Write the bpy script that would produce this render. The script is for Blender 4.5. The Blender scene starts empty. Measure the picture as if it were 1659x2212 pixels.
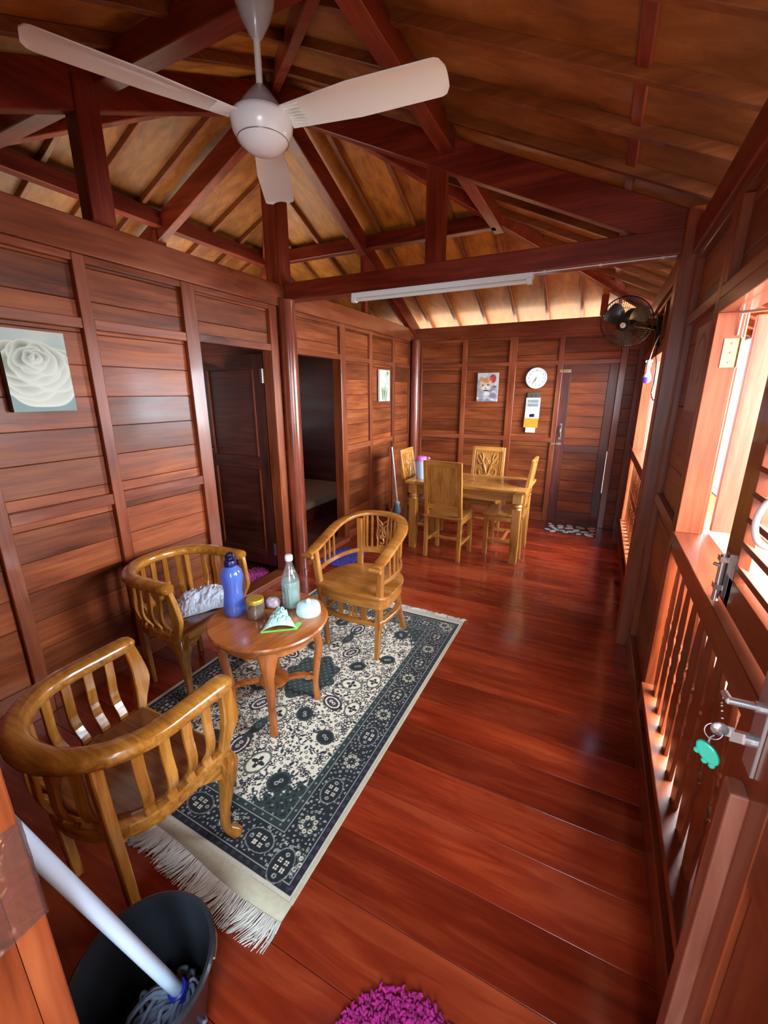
import bpy, math, random
import numpy as np
from mathutils import Vector, Matrix, noise as mnoise

# ---------------------------------------------------------------- scene, camera, light
S = bpy.context.scene
COL = S.collection
R = math.radians
S.view_settings.view_transform = 'Standard'
S.view_settings.look = 'None'
S.view_settings.gamma = 1.0
S.view_settings.use_curve_mapping = False
S.view_settings.exposure = 0.42
S.cycles.use_denoising = True
S.cycles.max_bounces = 10
S.cycles.diffuse_bounces = 5
S.cycles.glossy_bounces = 4
S.cycles.transmission_bounces = 8
S.cycles.transparent_max_bounces = 8
S.cycles.sample_clamp_indirect = 6.0
S.cycles.caustics_reflective = False
S.cycles.caustics_refractive = False

cam = bpy.data.cameras.new('camera')
camo = bpy.data.objects.new('camera', cam)
COL.objects.link(camo)
cam.sensor_fit = 'AUTO'
cam.sensor_width = 36.0
cam.lens = 36.0 * 911.95 / 2212.0
cam.clip_start = 0.02
_p, _y = 0.27556, 0.46304
_f = Vector((-math.sin(_y) * math.cos(_p), math.cos(_y) * math.cos(_p), -math.sin(_p)))
_r = Vector((math.cos(_y), math.sin(_y), 0))
_u = _r.cross(_f)
camo.matrix_world = Matrix(((_r.x, _u.x, -_f.x, 0), (_r.y, _u.y, -_f.y, 0), (_r.z, _u.z, -_f.z, 1.6), (0, 0, 0, 1)))
S.camera = camo

# daylight: bright overcast sky, a soft sun on the terrace, sky light at the real openings, and an added bedroom roof fill
W = bpy.data.worlds.new('daylight')
S.world = W
W.use_nodes = True
bg = W.node_tree.nodes['Background']
bg.inputs[0].default_value = (0.85, 0.93, 1.0, 1)
bg.inputs[1].default_value = 1.0

def area(name, loc, target, sx, sy, power, color=(1, 1, 1)):
    l = bpy.data.lights.new(name, 'AREA')
    l.shape = 'RECTANGLE'
    l.size, l.size_y = sx, sy
    l.energy = power
    l.color = color
    o = bpy.data.objects.new(name, l)
    COL.objects.link(o)
    o.location = loc
    d = Vector(target) - Vector(loc)
    o.rotation_euler = d.to_track_quat('-Z', 'Y').to_euler()
    return o

area('sky_light_entrance', (0.34, -1.0, 1.75), (-1.5, 1.8, 0.5), 0.7, 1.8, 74, (0.72, 0.88, 1.0))
area('sky_light_terrace', (2.3, 4.3, 2.0), (-1.5, 3.5, 0.8), 4.6, 2.2, 1350, (0.74, 0.89, 1.0))
area('sky_light_terrace_near', (2.1, 0.9, 2.0), (-1.2, 1.5, 0.6), 2.6, 1.8, 430, (0.95, 0.94, 0.92))
bl = area('roof_fill_bedroom', (-3.8, 3.2, 2.0), (-3.4, 3.3, 3.6), 2.6, 1.6, 19, (1.0, 0.86, 0.62))  # unseen lamp added inside the bedroom, aimed up to brighten the roof boards
bl.data.spread = R(120)
area('sky_light_back_eave', (-1.2, 6.35, 1.9), (-1.2, 5.4, 2.75), 3.4, 0.8, 60, (1.0, 0.84, 0.56))

sun = bpy.data.lights.new('sun', 'SUN')
sun.energy = 3.6
sun.angle = R(1.5)
sun.color = (1.0, 0.93, 0.82)
suno = bpy.data.objects.new('sun', sun)
COL.objects.link(suno)
suno.rotation_euler = (R(4), R(21), R(0))

# ---------------------------------------------------------------- helpers
rng = random.Random(7)

class MB:
    def __init__(s):
        s.v = []; s.f = []; s.t = []; s.sm = []; s.c = None
    def add(s, vs, fs, tint=0.5, smooth=False):
        b = len(s.v)
        s.v += [tuple(v) for v in vs]
        s.t += [tint] * len(vs)
        for f in fs:
            s.f.append([b + i for i in f]); s.sm.append(smooth)
        return s
    def box(s, a, b, tint=0.5, rot=None, pivot=None):
        x0, y0, z0 = [min(a[i], b[i]) for i in range(3)]
        x1, y1, z1 = [max(a[i], b[i]) for i in range(3)]
        vs = [Vector(p) for p in ((x0, y0, z0), (x1, y0, z0), (x1, y1, z0), (x0, y1, z0), (x0, y0, z1), (x1, y0, z1), (x1, y1, z1), (x0, y1, z1))]
        if rot is not None:
            c = Vector(pivot) if pivot is not None else Vector(((x0 + x1) / 2, (y0 + y1) / 2, (z0 + z1) / 2))
            vs = [c + rot @ (v - c) for v in vs]
        return s.add(vs, [(0, 3, 2, 1), (4, 5, 6, 7), (0, 1, 5, 4), (1, 2, 6, 5), (2, 3, 7, 6), (3, 0, 4, 7)], tint)
    def beam(s, p, q, w, h, up=(0, 0, 1), tint=0.5, w2=None, h2=None):
        p, q = Vector(p), Vector(q)
        d = (q - p).normalized()
        side = d.cross(Vector(up)).normalized()
        u = side.cross(d)
        w2 = w if w2 is None else w2; h2 = h if h2 is None else h2
        vs = []
        for c, ww, hh in ((p, w, h), (q, w2, h2)):
            for a, b in ((-1, -1), (1, -1), (1, 1), (-1, 1)):
                vs.append(c + side * a * ww / 2 + u * b * hh / 2)
        return s.add(vs, [(3, 2, 1, 0), (4, 5, 6, 7), (0, 1, 5, 4), (1, 2, 6, 5), (2, 3, 7, 6), (3, 0, 4, 7)], tint)
    def rings(s, rings, closed=False, caps=True, tint=0.5, smooth=True):
        n = len(rings[0]); vs = [v for r in rings for v in r]; fs = []
        m = len(rings)
        for i in range(m if closed else m - 1):
            a, b = i * n, ((i + 1) % m) * n
            for k in range(n):
                k2 = (k + 1) % n
                fs.append((a + k, a + k2, b + k2, b + k))
        s.add(vs, fs, tint, smooth)
        if caps and not closed:
            s.add(rings[0], [tuple(range(n))[::-1]], tint, False)
            s.add(rings[-1], [tuple(range(n))], tint, False)
        return s
    def sweep(s, path, prof, up=(0, 0, 1), scale=None, closed=False, caps=True, tint=0.5, smooth=True, flatup=False):
        P = [Vector(p) for p in path]; n = len(P); rr = []
        for i in range(n):
            if closed:
                d = P[(i + 1) % n] - P[i - 1]
            else:
                d = P[min(i + 1, n - 1)] - P[max(i - 1, 0)]
            d.normalize()
            U = Vector(up[i]) if isinstance(up, list) else Vector(up)
            sd = d.cross(U)
            if sd.length < 1e-5: sd = d.cross(Vector((1, 0, 0)))
            sd.normalize(); u = sd.cross(d)
            k = scale[i] if scale else (1, 1)
            if not isinstance(k, tuple): k = (k, k)
            rr.append([P[i] + sd * (a * k[0]) + u * (b * k[1]) for a, b in prof])
        return s.rings(rr, closed, caps, tint, smooth)
    def tube(s, path, r, n=8, closed=False, tint=0.5, caps=True):
        rad = r if isinstance(r, list) else [r] * len(path)
        P = [Vector(p) for p in path]; m = len(P)
        d0 = (P[1] - P[0]).normalized()
        u = d0.orthogonal().normalized(); rr = []
        for i in range(m):
            d = (P[(i + 1) % m] - P[i - 1]) if closed else (P[min(i + 1, m - 1)] - P[max(i - 1, 0)])
            d.normalize()
            u = (u - d * u.dot(d))
            if u.length < 1e-5: u = d.orthogonal()
            u.normalize(); w = d.cross(u)
            rr.append([P[i] + (u * math.cos(2 * math.pi * k / n) + w * math.sin(2 * math.pi * k / n)) * rad[i] for k in range(n)])
        return s.rings(rr, closed, caps, tint, True)
    def lathe(s, prof, n=24, c=(0, 0, 0), axis=None, tint=0.5, smooth=True):
        c = Vector(c)
        M = Vector(axis).normalized().to_track_quat('Z', 'Y').to_matrix() if axis is not None else Matrix.Identity(3)
        rr = []
        for r, z in prof:
            r = max(r, 1e-5)
            rr.append([c + M @ Vector((r * math.cos(2 * math.pi * k / n), r * math.sin(2 * math.pi * k / n), z)) for k in range(n)])
        return s.rings(rr, False, True, tint, smooth)
    def prism(s, poly, z0, z1, M=None, tint=0.5):
        n = len(poly)
        vs = [Vector((x, y, z0)) for x, y in poly] + [Vector((x, y, z1)) for x, y in poly]
        if M is not None: vs = [M @ v for v in vs]
        fs = [tuple(range(n))[::-1], tuple(range(n, 2 * n))]
        fs += [(i, (i + 1) % n, n + (i + 1) % n, n + i) for i in range(n)]
        return s.add(vs, fs, tint)
    def sphere(s, c, r, n=12, m=8, sc=(1, 1, 1), tint=0.5):
        prof = [(math.sin(math.pi * i / m) * r, -math.cos(math.pi * i / m) * r) for i in range(m + 1)]
        b = len(s.v); s.lathe(prof, n, (0, 0, 0), tint=tint)
        for i in range(b, len(s.v)):
            v = s.v[i]; s.v[i] = (c[0] + v[0] * sc[0], c[1] + v[1] * sc[1], c[2] + v[2] * sc[2])
        return s
    def build(s, name, mat, parent=None, bevel=0.0, seg=1, loc=None, rz=0.0, sharp=None, recalc=True, subsurf=0):
        me = bpy.data.meshes.new(name)
        me.from_pydata(s.v, [], s.f)
        me.polygons.foreach_set('use_smooth', s.sm)
        a = me.attributes.new('tint', 'FLOAT', 'POINT')
        a.data.foreach_set('value', s.t)
        if s.c is not None:
            ca = me.attributes.new('paint', 'FLOAT_COLOR', 'POINT')
            ca.data.foreach_set('color', np.asarray(s.c, dtype=np.float32).ravel())
        if recalc:
            import bmesh
            bm = bmesh.new(); bm.from_mesh(me)
            bmesh.ops.recalc_face_normals(bm, faces=bm.faces)
            bm.to_mesh(me); bm.free()
        if sharp: me.set_sharp_from_angle(angle=R(sharp))
        me.update()
        if mat is not None: me.materials.append(mat)
        o = bpy.data.objects.new(name, me)
        COL.objects.link(o)
        if parent is not None: o.parent = parent
        if loc is not None: o.location = loc
        o.rotation_euler.z = rz
        if bevel:
            m = o.modifiers.new('bevel', 'BEVEL'); m.width = bevel; m.segments = seg; m.limit_method = 'ANGLE'; m.angle_limit = R(40)
        if subsurf:
            m = o.modifiers.new('subsurf', 'SUBSURF'); m.levels = subsurf; m.render_levels = subsurf
        return o

def empty(name, loc=(0, 0, 0), rz=0.0, parent=None):
    o = bpy.data.objects.new(name, None); COL.objects.link(o)
    o.location = loc; o.rotation_euler = (0, 0, rz); o.empty_display_size = 0.1
    if parent is not None: o.parent = parent
    return o

def tag(o, label=None, cat=None, group=None, kind=None):
    if label: o['label'] = label
    if cat: o['category'] = cat
    if group: o['group'] = group
    if kind: o['kind'] = kind
    return o

def thing(name, label, cat, loc=(0, 0, 0), rz=0.0, group=None):
    return tag(empty(name, loc, rz), label, cat, group)

def struct(o, label=None, cat=None):
    return tag(o, label, cat, kind='structure')

def dup(o, parent=None):
    c = o.copy(); COL.objects.link(c)
    if parent is not None: c.parent = parent
    for ch in list(o.children): dup(ch, c)
    return c

def superell(a, b, n=12, e=2.0):
    out = []
    for k in range(n):
        t = 2 * math.pi * k / n
        c, s_ = math.cos(t), math.sin(t)
        out.append((a * math.copysign(abs(c) ** (2 / e), c), b * math.copysign(abs(s_) ** (2 / e), s_)))
    return out

def rect(a, b):
    return [(-a, -b), (a, -b), (a, b), (-a, b)]

def smooth_path(pts, k=6):
    P = [Vector(p) for p in pts]; out = []
    for i in range(len(P) - 1):
        p0 = P[max(i - 1, 0)]; p1 = P[i]; p2 = P[i + 1]; p3 = P[min(i + 2, len(P) - 1)]
        for j in range(k):
            t = j / k
            out.append(0.5 * ((2 * p1) + (p2 - p0) * t + (2 * p0 - 5 * p1 + 4 * p2 - p3) * t * t + (3 * p1 - p0 - 3 * p2 + p3) * t ** 3))
    out.append(P[-1]); return out

def lerp_list(vals, k):
    out = []
    for i in range(len(vals) - 1):
        for j in range(k):
            t = j / k
            a, b = vals[i], vals[i + 1]
            out.append(tuple(a[m] * (1 - t) + b[m] * t for m in range(len(a))) if isinstance(a, tuple) else a * (1 - t) + b * t)
    out.append(vals[-1]); return out

# ---------------------------------------------------------------- materials
def srgb(r, g, b):
    f = lambda c: (c / 255 / 12.92) if c / 255 <= 0.04045 else ((c / 255 + 0.055) / 1.055) ** 2.4
    return (f(r), f(g), f(b), 1)

def newmat(name):
    m = bpy.data.materials.new(name); m.use_nodes = True
    nt = m.node_tree; p = nt.nodes['Principled BSDF']
    return m, nt, p

def plain(name, col, rough=0.5, metal=0.0, coat=0.0, trans=0.0, ior=1.45, noise=0.0, nscale=40, bump=0.0, alpha=1.0, sheen=0.0):
    m, nt, p = newmat(name)
    p.inputs['Base Color'].default_value = col
    p.inputs['Roughness'].default_value = rough
    p.inputs['Metallic'].default_value = metal
    p.inputs['Coat Weight'].default_value = coat
    p.inputs['Transmission Weight'].default_value = trans
    p.inputs['IOR'].default_value = ior
    p.inputs['Alpha'].default_value = alpha
    p.inputs['Sheen Weight'].default_value = sheen
    tc = nt.nodes.new('ShaderNodeTexCoord'); n = nt.nodes.new('ShaderNodeTexNoise')
    n.inputs['Scale'].default_value = nscale; n.inputs['Detail'].default_value = 4
    nt.links.new(tc.outputs['Object'], n.inputs['Vector'])
    if noise:
        mx = nt.nodes.new('ShaderNodeMix'); mx.data_type = 'RGBA'; mx.blend_type = 'MULTIPLY'
        rp = nt.nodes.new('ShaderNodeMapRange'); rp.inputs[3].default_value = 1 - noise; rp.inputs[4].default_value = 1 + noise
        rp.inputs[1].default_value = 0.3; rp.inputs[2].default_value = 0.7
        nt.links.new(n.outputs['Fac'], rp.inputs[0])
        mx.inputs[0].default_value = 1; mx.inputs[6].default_value = col
        nt.links.new(rp.outputs[0], mx.inputs[7]); nt.links.new(mx.outputs[2], p.inputs['Base Color'])
    if bump:
        b = nt.nodes.new('ShaderNodeBump'); b.inputs['Strength'].default_value = bump; b.inputs['Distance'].default_value = 0.004
        nt.links.new(n.outputs['Fac'], b.inputs['Height']); nt.links.new(b.outputs[0], p.inputs['Normal'])
    return m

def wood(name, dark, mid, light, axis='x', world=False, rough=0.3, coat=0.25, scale=1.0, stretch=14.0, tintamt=0.28, contrast=1.0, rvar=0.12, spec=0.5, dust=0.0):
    m, nt, p = newmat(name); N = nt.nodes; L = nt.links
    if world:
        g = N.new('ShaderNodeNewGeometry'); vec = g.outputs['Position']
    else:
        tc = N.new('ShaderNodeTexCoord'); vec = tc.outputs['Object']
    at = N.new('ShaderNodeAttribute'); at.attribute_name = 'tint'
    oi = N.new('ShaderNodeObjectInfo')
    sm = N.new('ShaderNodeMath'); sm.operation = 'MULTIPLY_ADD'; sm.inputs[1].default_value = 37.0
    L.new(at.outputs['Fac'], sm.inputs[0]); L.new(oi.outputs['Random'], sm.inputs[2])
    cx = N.new('ShaderNodeCombineXYZ')
    for i in range(3): L.new(sm.outputs[0], cx.inputs[i])
    ad = N.new('ShaderNodeVectorMath'); ad.operation = 'ADD'
    L.new(vec, ad.inputs[0]); L.new(cx.outputs[0], ad.inputs[1])
    mp = N.new('ShaderNodeMapping')
    k = {'x': (1, stretch, stretch), 'y': (stretch, 1, stretch), 'z': (stretch, stretch, 1)}[axis]
    mp.inputs['Scale'].default_value = k
    L.new(ad.outputs[0], mp.inputs[0])
    n1 = N.new('ShaderNodeTexNoise'); n1.inputs['Scale'].default_value = 2.2 * scale; n1.inputs['Detail'].default_value = 7
    n1.inputs['Roughness'].default_value = 0.62; n1.inputs['Distortion'].default_value = 0.7
    L.new(mp.outputs[0], n1.inputs['Vector'])
    n2 = N.new('ShaderNodeTexNoise'); n2.inputs['Scale'].default_value = 1.6 * scale; n2.inputs['Detail'].default_value = 3
    mp2 = N.new('ShaderNodeMapping'); mp2.inputs['Scale'].default_value = tuple(1 + (q - 1) * 0.22 for q in k)
    L.new(ad.outputs[0], mp2.inputs[0]); L.new(mp2.outputs[0], n2.inputs['Vector'])
    mixf = N.new('ShaderNodeMath'); mixf.operation = 'MULTIPLY_ADD'; mixf.inputs[1].default_value = 0.55
    half = N.new('ShaderNodeMath'); half.operation = 'MULTIPLY'; half.inputs[1].default_value = 0.45
    L.new(n1.outputs['Fac'], mixf.inputs[0]); L.new(n2.outputs['Fac'], half.inputs[0]); L.new(half.outputs[0], mixf.inputs[2])
    cr = N.new('ShaderNodeValToRGB'); e = cr.color_ramp.elements
    w = 0.17 / contrast
    e[0].position = 0.5 - w; e[0].color = dark; e[1].position = 0.5 + w; e[1].color = light
    x = cr.color_ramp.elements.new(0.5); x.color = mid
    L.new(mixf.outputs[0], cr.inputs[0])
    mr = N.new('ShaderNodeMapRange'); mr.inputs[3].default_value = 1 - tintamt; mr.inputs[4].default_value = 1 + tintamt
    L.new(at.outputs['Fac'], mr.inputs[0])
    mx = N.new('ShaderNodeMix'); mx.data_type = 'RGBA'; mx.blend_type = 'MULTIPLY'; mx.inputs[0].default_value = 1
    L.new(cr.outputs[0], mx.inputs[6]); L.new(mr.outputs[0], mx.inputs[7])
    L.new(mx.outputs[2], p.inputs['Base Color'])
    rr = N.new('ShaderNodeMapRange'); rr.inputs[1].default_value = 0.3; rr.inputs[2].default_value = 0.7
    rr.inputs[3].default_value = rough - rvar / 2; rr.inputs[4].default_value = rough + rvar
    L.new(n2.outputs['Fac'], rr.inputs[0]); L.new(rr.outputs[0], p.inputs['Roughness'])
    p.inputs['Coat Weight'].default_value = coat; p.inputs['Coat Roughness'].default_value = 0.12
    p.inputs['Specular IOR Level'].default_value = spec
    b = N.new('ShaderNodeBump'); b.inputs['Strength'].default_value = 0.12; b.inputs['Distance'].default_value = 0.003
    L.new(mixf.outputs[0], b.inputs['Height']); L.new(b.outputs[0], p.inputs['Normal'])
    return m

def film(name, tintcol, gloss, diff, amount, rough=0.08, crinkle=0.0):
    """clear or milky plastic and glass: see-through, with a diffuse/translucent share and a varnish gloss"""
    m = bpy.data.materials.new(name); m.use_nodes = True; nt = m.node_tree; N = nt.nodes; L = nt.links
    N.remove(N['Principled BSDF']); out = N['Material Output']
    tr = N.new('ShaderNodeBsdfTransparent'); tr.inputs[0].default_value = tintcol
    df = N.new('ShaderNodeBsdfDiffuse'); df.inputs[0].default_value = diff
    tl = N.new('ShaderNodeBsdfTranslucent'); tl.inputs[0].default_value = diff
    gl = N.new('ShaderNodeBsdfGlossy'); gl.inputs['Roughness'].default_value = rough
    a = N.new('ShaderNodeMixShader'); a.inputs[0].default_value = 0.4; L.new(df.outputs[0], a.inputs[1]); L.new(tl.outputs[0], a.inputs[2])
    b = N.new('ShaderNodeMixShader'); b.inputs[0].default_value = amount; L.new(tr.outputs[0], b.inputs[1]); L.new(a.outputs[0], b.inputs[2])
    if crinkle:
        tc = N.new('ShaderNodeTexCoord'); nz = N.new('ShaderNodeTexNoise'); nz.inputs['Scale'].default_value = 13; nz.inputs['Distortion'].default_value = 1.5
        bp = N.new('ShaderNodeBump'); bp.inputs['Strength'].default_value = crinkle; bp.inputs['Distance'].default_value = 0.012
        L.new(tc.outputs['Object'], nz.inputs['Vector']); L.new(nz.outputs['Fac'], bp.inputs['Height']); L.new(bp.outputs[0], gl.inputs['Normal'])
    lw = N.new('ShaderNodeLayerWeight'); lw.inputs[0].default_value = 0.35
    mr = N.new('ShaderNodeMapRange'); mr.inputs[3].default_value = gloss * 0.5; mr.inputs[4].default_value = min(0.9, gloss * 5)
    L.new(lw.outputs['Facing'], mr.inputs[0])
    c = N.new('ShaderNodeMixShader'); L.new(mr.outputs[0], c.inputs[0]); L.new(b.outputs[0], c.inputs[1]); L.new(gl.outputs[0], c.inputs[2])
    L.new(c.outputs[0], out.inputs[0])
    return m

def painted(name, rough=0.5, coat=0.0, bump=0.0, sheen=0.0):
    m, nt, p = newmat(name)
    at = nt.nodes.new('ShaderNodeAttribute'); at.attribute_name = 'paint'
    nt.links.new(at.outputs['Color'], p.inputs['Base Color'])
    p.inputs['Roughness'].default_value = rough; p.inputs['Coat Weight'].default_value = coat
    p.inputs['Sheen Weight'].default_value = sheen
    if bump:
        tc = nt.nodes.new('ShaderNodeTexCoord'); n = nt.nodes.new('ShaderNodeTexNoise'); n.inputs['Scale'].default_value = 350
        b = nt.nodes.new('ShaderNodeBump'); b.inputs['Strength'].default_value = bump; b.inputs['Distance'].default_value = 0.003
        nt.links.new(tc.outputs['Object'], n.inputs['Vector']); nt.links.new(n.outputs['Fac'], b.inputs['Height'])
        nt.links.new(b.outputs[0], p.inputs['Normal'])
    return m

_wd, _wm, _wl = srgb(76, 33, 15), srgb(126, 59, 27), srgb(158, 86, 43)
M = {}
for ax in 'xyz':
    M['wall_' + ax] = wood('varnished red wood ' + ax, _wd, _wm, _wl, ax, True, rough=0.40, coat=0.07, tintamt=0.34, spec=0.34)
    M['frame_' + ax] = wood('varnished frame wood ' + ax, srgb(90, 38, 18), srgb(132, 61, 31), srgb(160, 86, 48), ax, True, rough=0.32, coat=0.3, tintamt=0.15)
    M['beam_' + ax] = wood('dark red beam wood ' + ax, srgb(72, 18, 8), srgb(114, 34, 15), srgb(146, 56, 26), ax, True, rough=0.38, coat=0.2, tintamt=0.15)
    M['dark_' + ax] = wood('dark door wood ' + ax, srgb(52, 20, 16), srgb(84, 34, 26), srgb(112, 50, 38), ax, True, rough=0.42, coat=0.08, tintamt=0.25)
    M['teak_' + ax] = wood('golden teak ' + ax, srgb(122, 70, 26), srgb(170, 108, 44), srgb(200, 140, 70), ax, False, rough=0.3, coat=0.3, scale=1.6, tintamt=0.15)
    M['brown_' + ax] = wood('glossy brown teak ' + ax, srgb(118, 68, 20), srgb(170, 108, 38), srgb(206, 146, 68), ax, False, rough=0.2, coat=0.5, scale=1.6, tintamt=0.15)
    M['honey_' + ax] = wood('table teak ' + ax, srgb(124, 62, 26), srgb(174, 98, 46), srgb(204, 130, 70), ax, False, rough=0.24, coat=0.4, scale=1.4, tintamt=0.15)
    M['sunlit_' + ax] = wood('wood with painted daylight ' + ax, srgb(132, 72, 52), srgb(164, 100, 80), srgb(190, 130, 110), ax, True, rough=0.4, coat=0.1)  # lighter pinkish copy of the wood, daylight glare put into the colour
for ax in 'xy': M['rafter_' + ax] = wood('brown rafter wood ' + ax, srgb(86, 40, 15), srgb(124, 64, 26), srgb(154, 88, 42), ax, True, rough=0.4, coat=0.1, tintamt=0.2)
M['seat_brown'] = wood('dark brown seat wood', srgb(84, 46, 24), srgb(122, 72, 40), srgb(150, 96, 56), 'x', False, rough=0.16, coat=0.5, scale=1.4)
M['board_x'] = wood('ceiling board x', srgb(98, 52, 20), srgb(142, 84, 36), srgb(174, 114, 60), 'x', True, rough=0.42, coat=0.1, stretch=6, tintamt=0.22)
M['board_y'] = wood('ceiling board y', srgb(112, 58, 14), srgb(166, 98, 28), srgb(198, 130, 52), 'y', True, rough=0.42, coat=0.1, stretch=6, tintamt=0.22)
M['floor'] = wood('varnished floor boards', srgb(86, 20, 10), srgb(134, 43, 22), srgb(172, 74, 40), 'x', True, rough=0.2, coat=0.4, stretch=11, tintamt=0.32, contrast=0.85, rvar=0.14, scale=0.9)
M['ground'] = plain('terrace ground', srgb(206, 184, 172), 0.8, noise=0.2, nscale=6)
M['deck'] = plain('orange terrace tiles', srgb(232, 172, 104), 0.6, noise=0.15, nscale=9)
M['paver'] = plain('pink grey pavers', srgb(206, 178, 176), 0.8, noise=0.2, nscale=14)
M['white'] = plain('white enamel', srgb(234, 236, 232), 0.28, coat=0.3)
M['white_shiny'] = plain('white plastic', srgb(238, 241, 244), 0.25, coat=0.2)
M['grey_plastic'] = plain('pale grey plastic', srgb(176, 178, 182), 0.25, coat=0.4)
M['black'] = plain('black plastic', srgb(18, 17, 17), 0.3, coat=0.2)
M['chrome'] = plain('chrome', srgb(206, 208, 214), 0.2, metal=0.75)
M['steel'] = plain('brushed steel', srgb(172, 166, 160), 0.3, metal=1.0)
M['brass'] = plain('pale brass', srgb(214, 196, 140), 0.28, metal=0.9)
M['dark_metal'] = plain('dark metal', srgb(60, 54, 50), 0.35, metal=0.9)
M['smoke'] = plain('smoked grey plastic', srgb(84, 82, 80), 0.25, coat=0.2)
M['bulb_blue'] = plain('blue bulb glass', srgb(92, 74, 214), 0.25, coat=0.3)
M['dial'] = plain('clock dial', srgb(196, 204, 186), 0.4)
M['ink'] = plain('dark ink', srgb(48, 60, 58), 0.6)
M['blue_ink'] = plain('blue grey ink', srgb(96, 108, 132), 0.6)
M['paper'] = plain('white paper', srgb(198, 200, 204), 0.6)
M['orange'] = plain('orange paper', srgb(226, 142, 30), 0.6)
M['blue_bottle'] = film('translucent blue plastic', srgb(170, 190, 250), 0.09, srgb(112, 146, 244), 0.8)
M['navy'] = plain('navy plastic', srgb(26, 28, 84), 0.3)
M['glass'] = film('clear glass', (1, 1, 1, 1), 0.12, srgb(226, 240, 240), 0.05)
M['water'] = film('pale liquid', srgb(236, 252, 250), 0.04, srgb(214, 246, 242), 0.72)
M['gold'] = plain('gold plastic lid', srgb(190, 152, 60), 0.35, metal=0.3)
M['powder'] = plain('brown grains', srgb(124, 92, 62), 0.9, noise=0.4, nscale=220, bump=0.4)
M['aqua'] = plain('pale aqua plastic', srgb(212, 240, 242), 0.35, coat=0.1)
M['bag'] = plain('thin aqua plastic film', srgb(188, 232, 226), 0.3, coat=0.3, noise=0.16, nscale=24)
M['lime'] = plain('lime green band', srgb(126, 224, 110), 0.4)
M['foil'] = plain('crumpled wrapper', srgb(196, 178, 190), 0.35, noise=0.4, nscale=40)
M['pale_cloth'] = plain('pale blue cloth', srgb(216, 226, 244), 0.85, noise=0.06, nscale=30)
M['magenta'] = plain('magenta chenille', srgb(158, 30, 112), 0.95, noise=0.35, nscale=50)
M['pink'] = plain('pink chenille', srgb(190, 70, 150), 0.95, noise=0.35, nscale=60)
M['violet'] = plain('violet mat', srgb(74, 60, 150), 0.95, noise=0.25, nscale=60)
M['bucket'] = plain('dark grey plastic', srgb(40, 44, 50), 0.32, coat=0.15)
M['mop_cloth'] = plain('grey blue mop yarn', srgb(128, 142, 168), 0.95, noise=0.3, nscale=30)
M['mop_blue'] = plain('blue plastic', srgb(38, 52, 168), 0.35)
M['mop_white'] = plain('pale blue enamel tube', srgb(206, 226, 250), 0.25, coat=0.3)
M['column'] = wood('polished column wood', srgb(90, 36, 24), srgb(130, 60, 40), srgb(156, 82, 58), 'z', True, rough=0.24, coat=0.3, tintamt=0.1)
M['tape'] = film('clear sticky tape', (0.9, 0.88, 0.86, 1), 0.36, srgb(196, 190, 182), 0.10, 0.12, 0.6)
M['pink_lid'] = plain('pink plastic', srgb(216, 112, 190), 0.35)
M['jug'] = film('frosted jug plastic', srgb(240, 246, 252), 0.06, srgb(232, 240, 252), 0.7)
M['turquoise'] = plain('turquoise plastic', srgb(26, 190, 160), 0.3, coat=0.2)
M['pebble'] = plain('pale pebble print', srgb(206, 200, 196), 0.7, noise=0.15, nscale=20)
M['mat_dark'] = plain('dark mat ground', srgb(52, 44, 44), 0.9)
M['brush'] = plain('grey blue plastic', srgb(92, 112, 122), 0.5)
M['mattress'] = plain('beige mattress', srgb(170, 146, 120), 0.9)
M['grey_bag'] = plain('grey plastic bag', srgb(128, 126, 130), 0.4, noise=0.2, nscale=20)
# ---------------------------------------------------------------- the shell
XL, YB, XR, Z0P, Z1P = -2.36, 5.60, 0.34, 2.25, 2.41
PH = 0.155
AX, AY = -2.36, 2.97           # roof apex in plan

fl = MB(); r0 = random.Random(3)
y = -0.57
while y < 5.75:
    x = -2.40
    fl.box((-2.40, y + 0.001, -0.03), (0.40, y + 0.199, 0.0 + r0.uniform(-0.0006, 0.0004)), tint=r0.random())
    y += 0.2
floor = struct(fl.build('floor', M['floor'], bevel=0.0004), 'red brown varnished wooden floor boards running across the room')
fb = MB(); fb.box((-5.1, 0.0, -0.03), (-2.41, 5.7, 0.02))
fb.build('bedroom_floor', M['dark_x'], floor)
fu = MB(); fu.box((-5.1, -0.57, -0.08), (0.42, 5.72, -0.035)); fu.build('subfloor', M['dark_x'], floor)

def planks(parent, plane, face, u0, u1, z0, z1, mat, seed, out=1, name='panel', thick=0.018, off=0.03, ph=PH):
    """horizontal boards filling a panel; plane 'x' (wall along y) or 'y' (wall along x)"""
    q = random.Random(seed); b = MB()
    k = math.floor((z0 - off) / ph)
    while off + k * ph < z1 - 0.003:
        a = max(z0, off + k * ph + 0.0012); c = min(z1, off + (k + 1) * ph - 0.0012)
        if c - a > 0.006:
            j = q.uniform(-0.0012, 0.0012); tl = q.uniform(-0.007, 0.007); t = q.random()
            if plane == 'x':
                b.box((face + j, u0, a), (face + j - out * thick, u1, c), t, Matrix.Rotation(tl, 3, 'Y'))
            else:
                b.box((u0, face + j, a), (u1, face + j - out * thick, c), t, Matrix.Rotation(tl, 3, 'X'))
        k += 1
    return b.build(name, mat, parent, bevel=0.0022)

def bar(parent, a, b, mat, name, bevel=0.004, tint=None):
    m = MB(); m.box(a, b, rng.random() if tint is None else tint)
    return m.build(name, mat, parent, bevel=bevel, seg=2)

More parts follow.
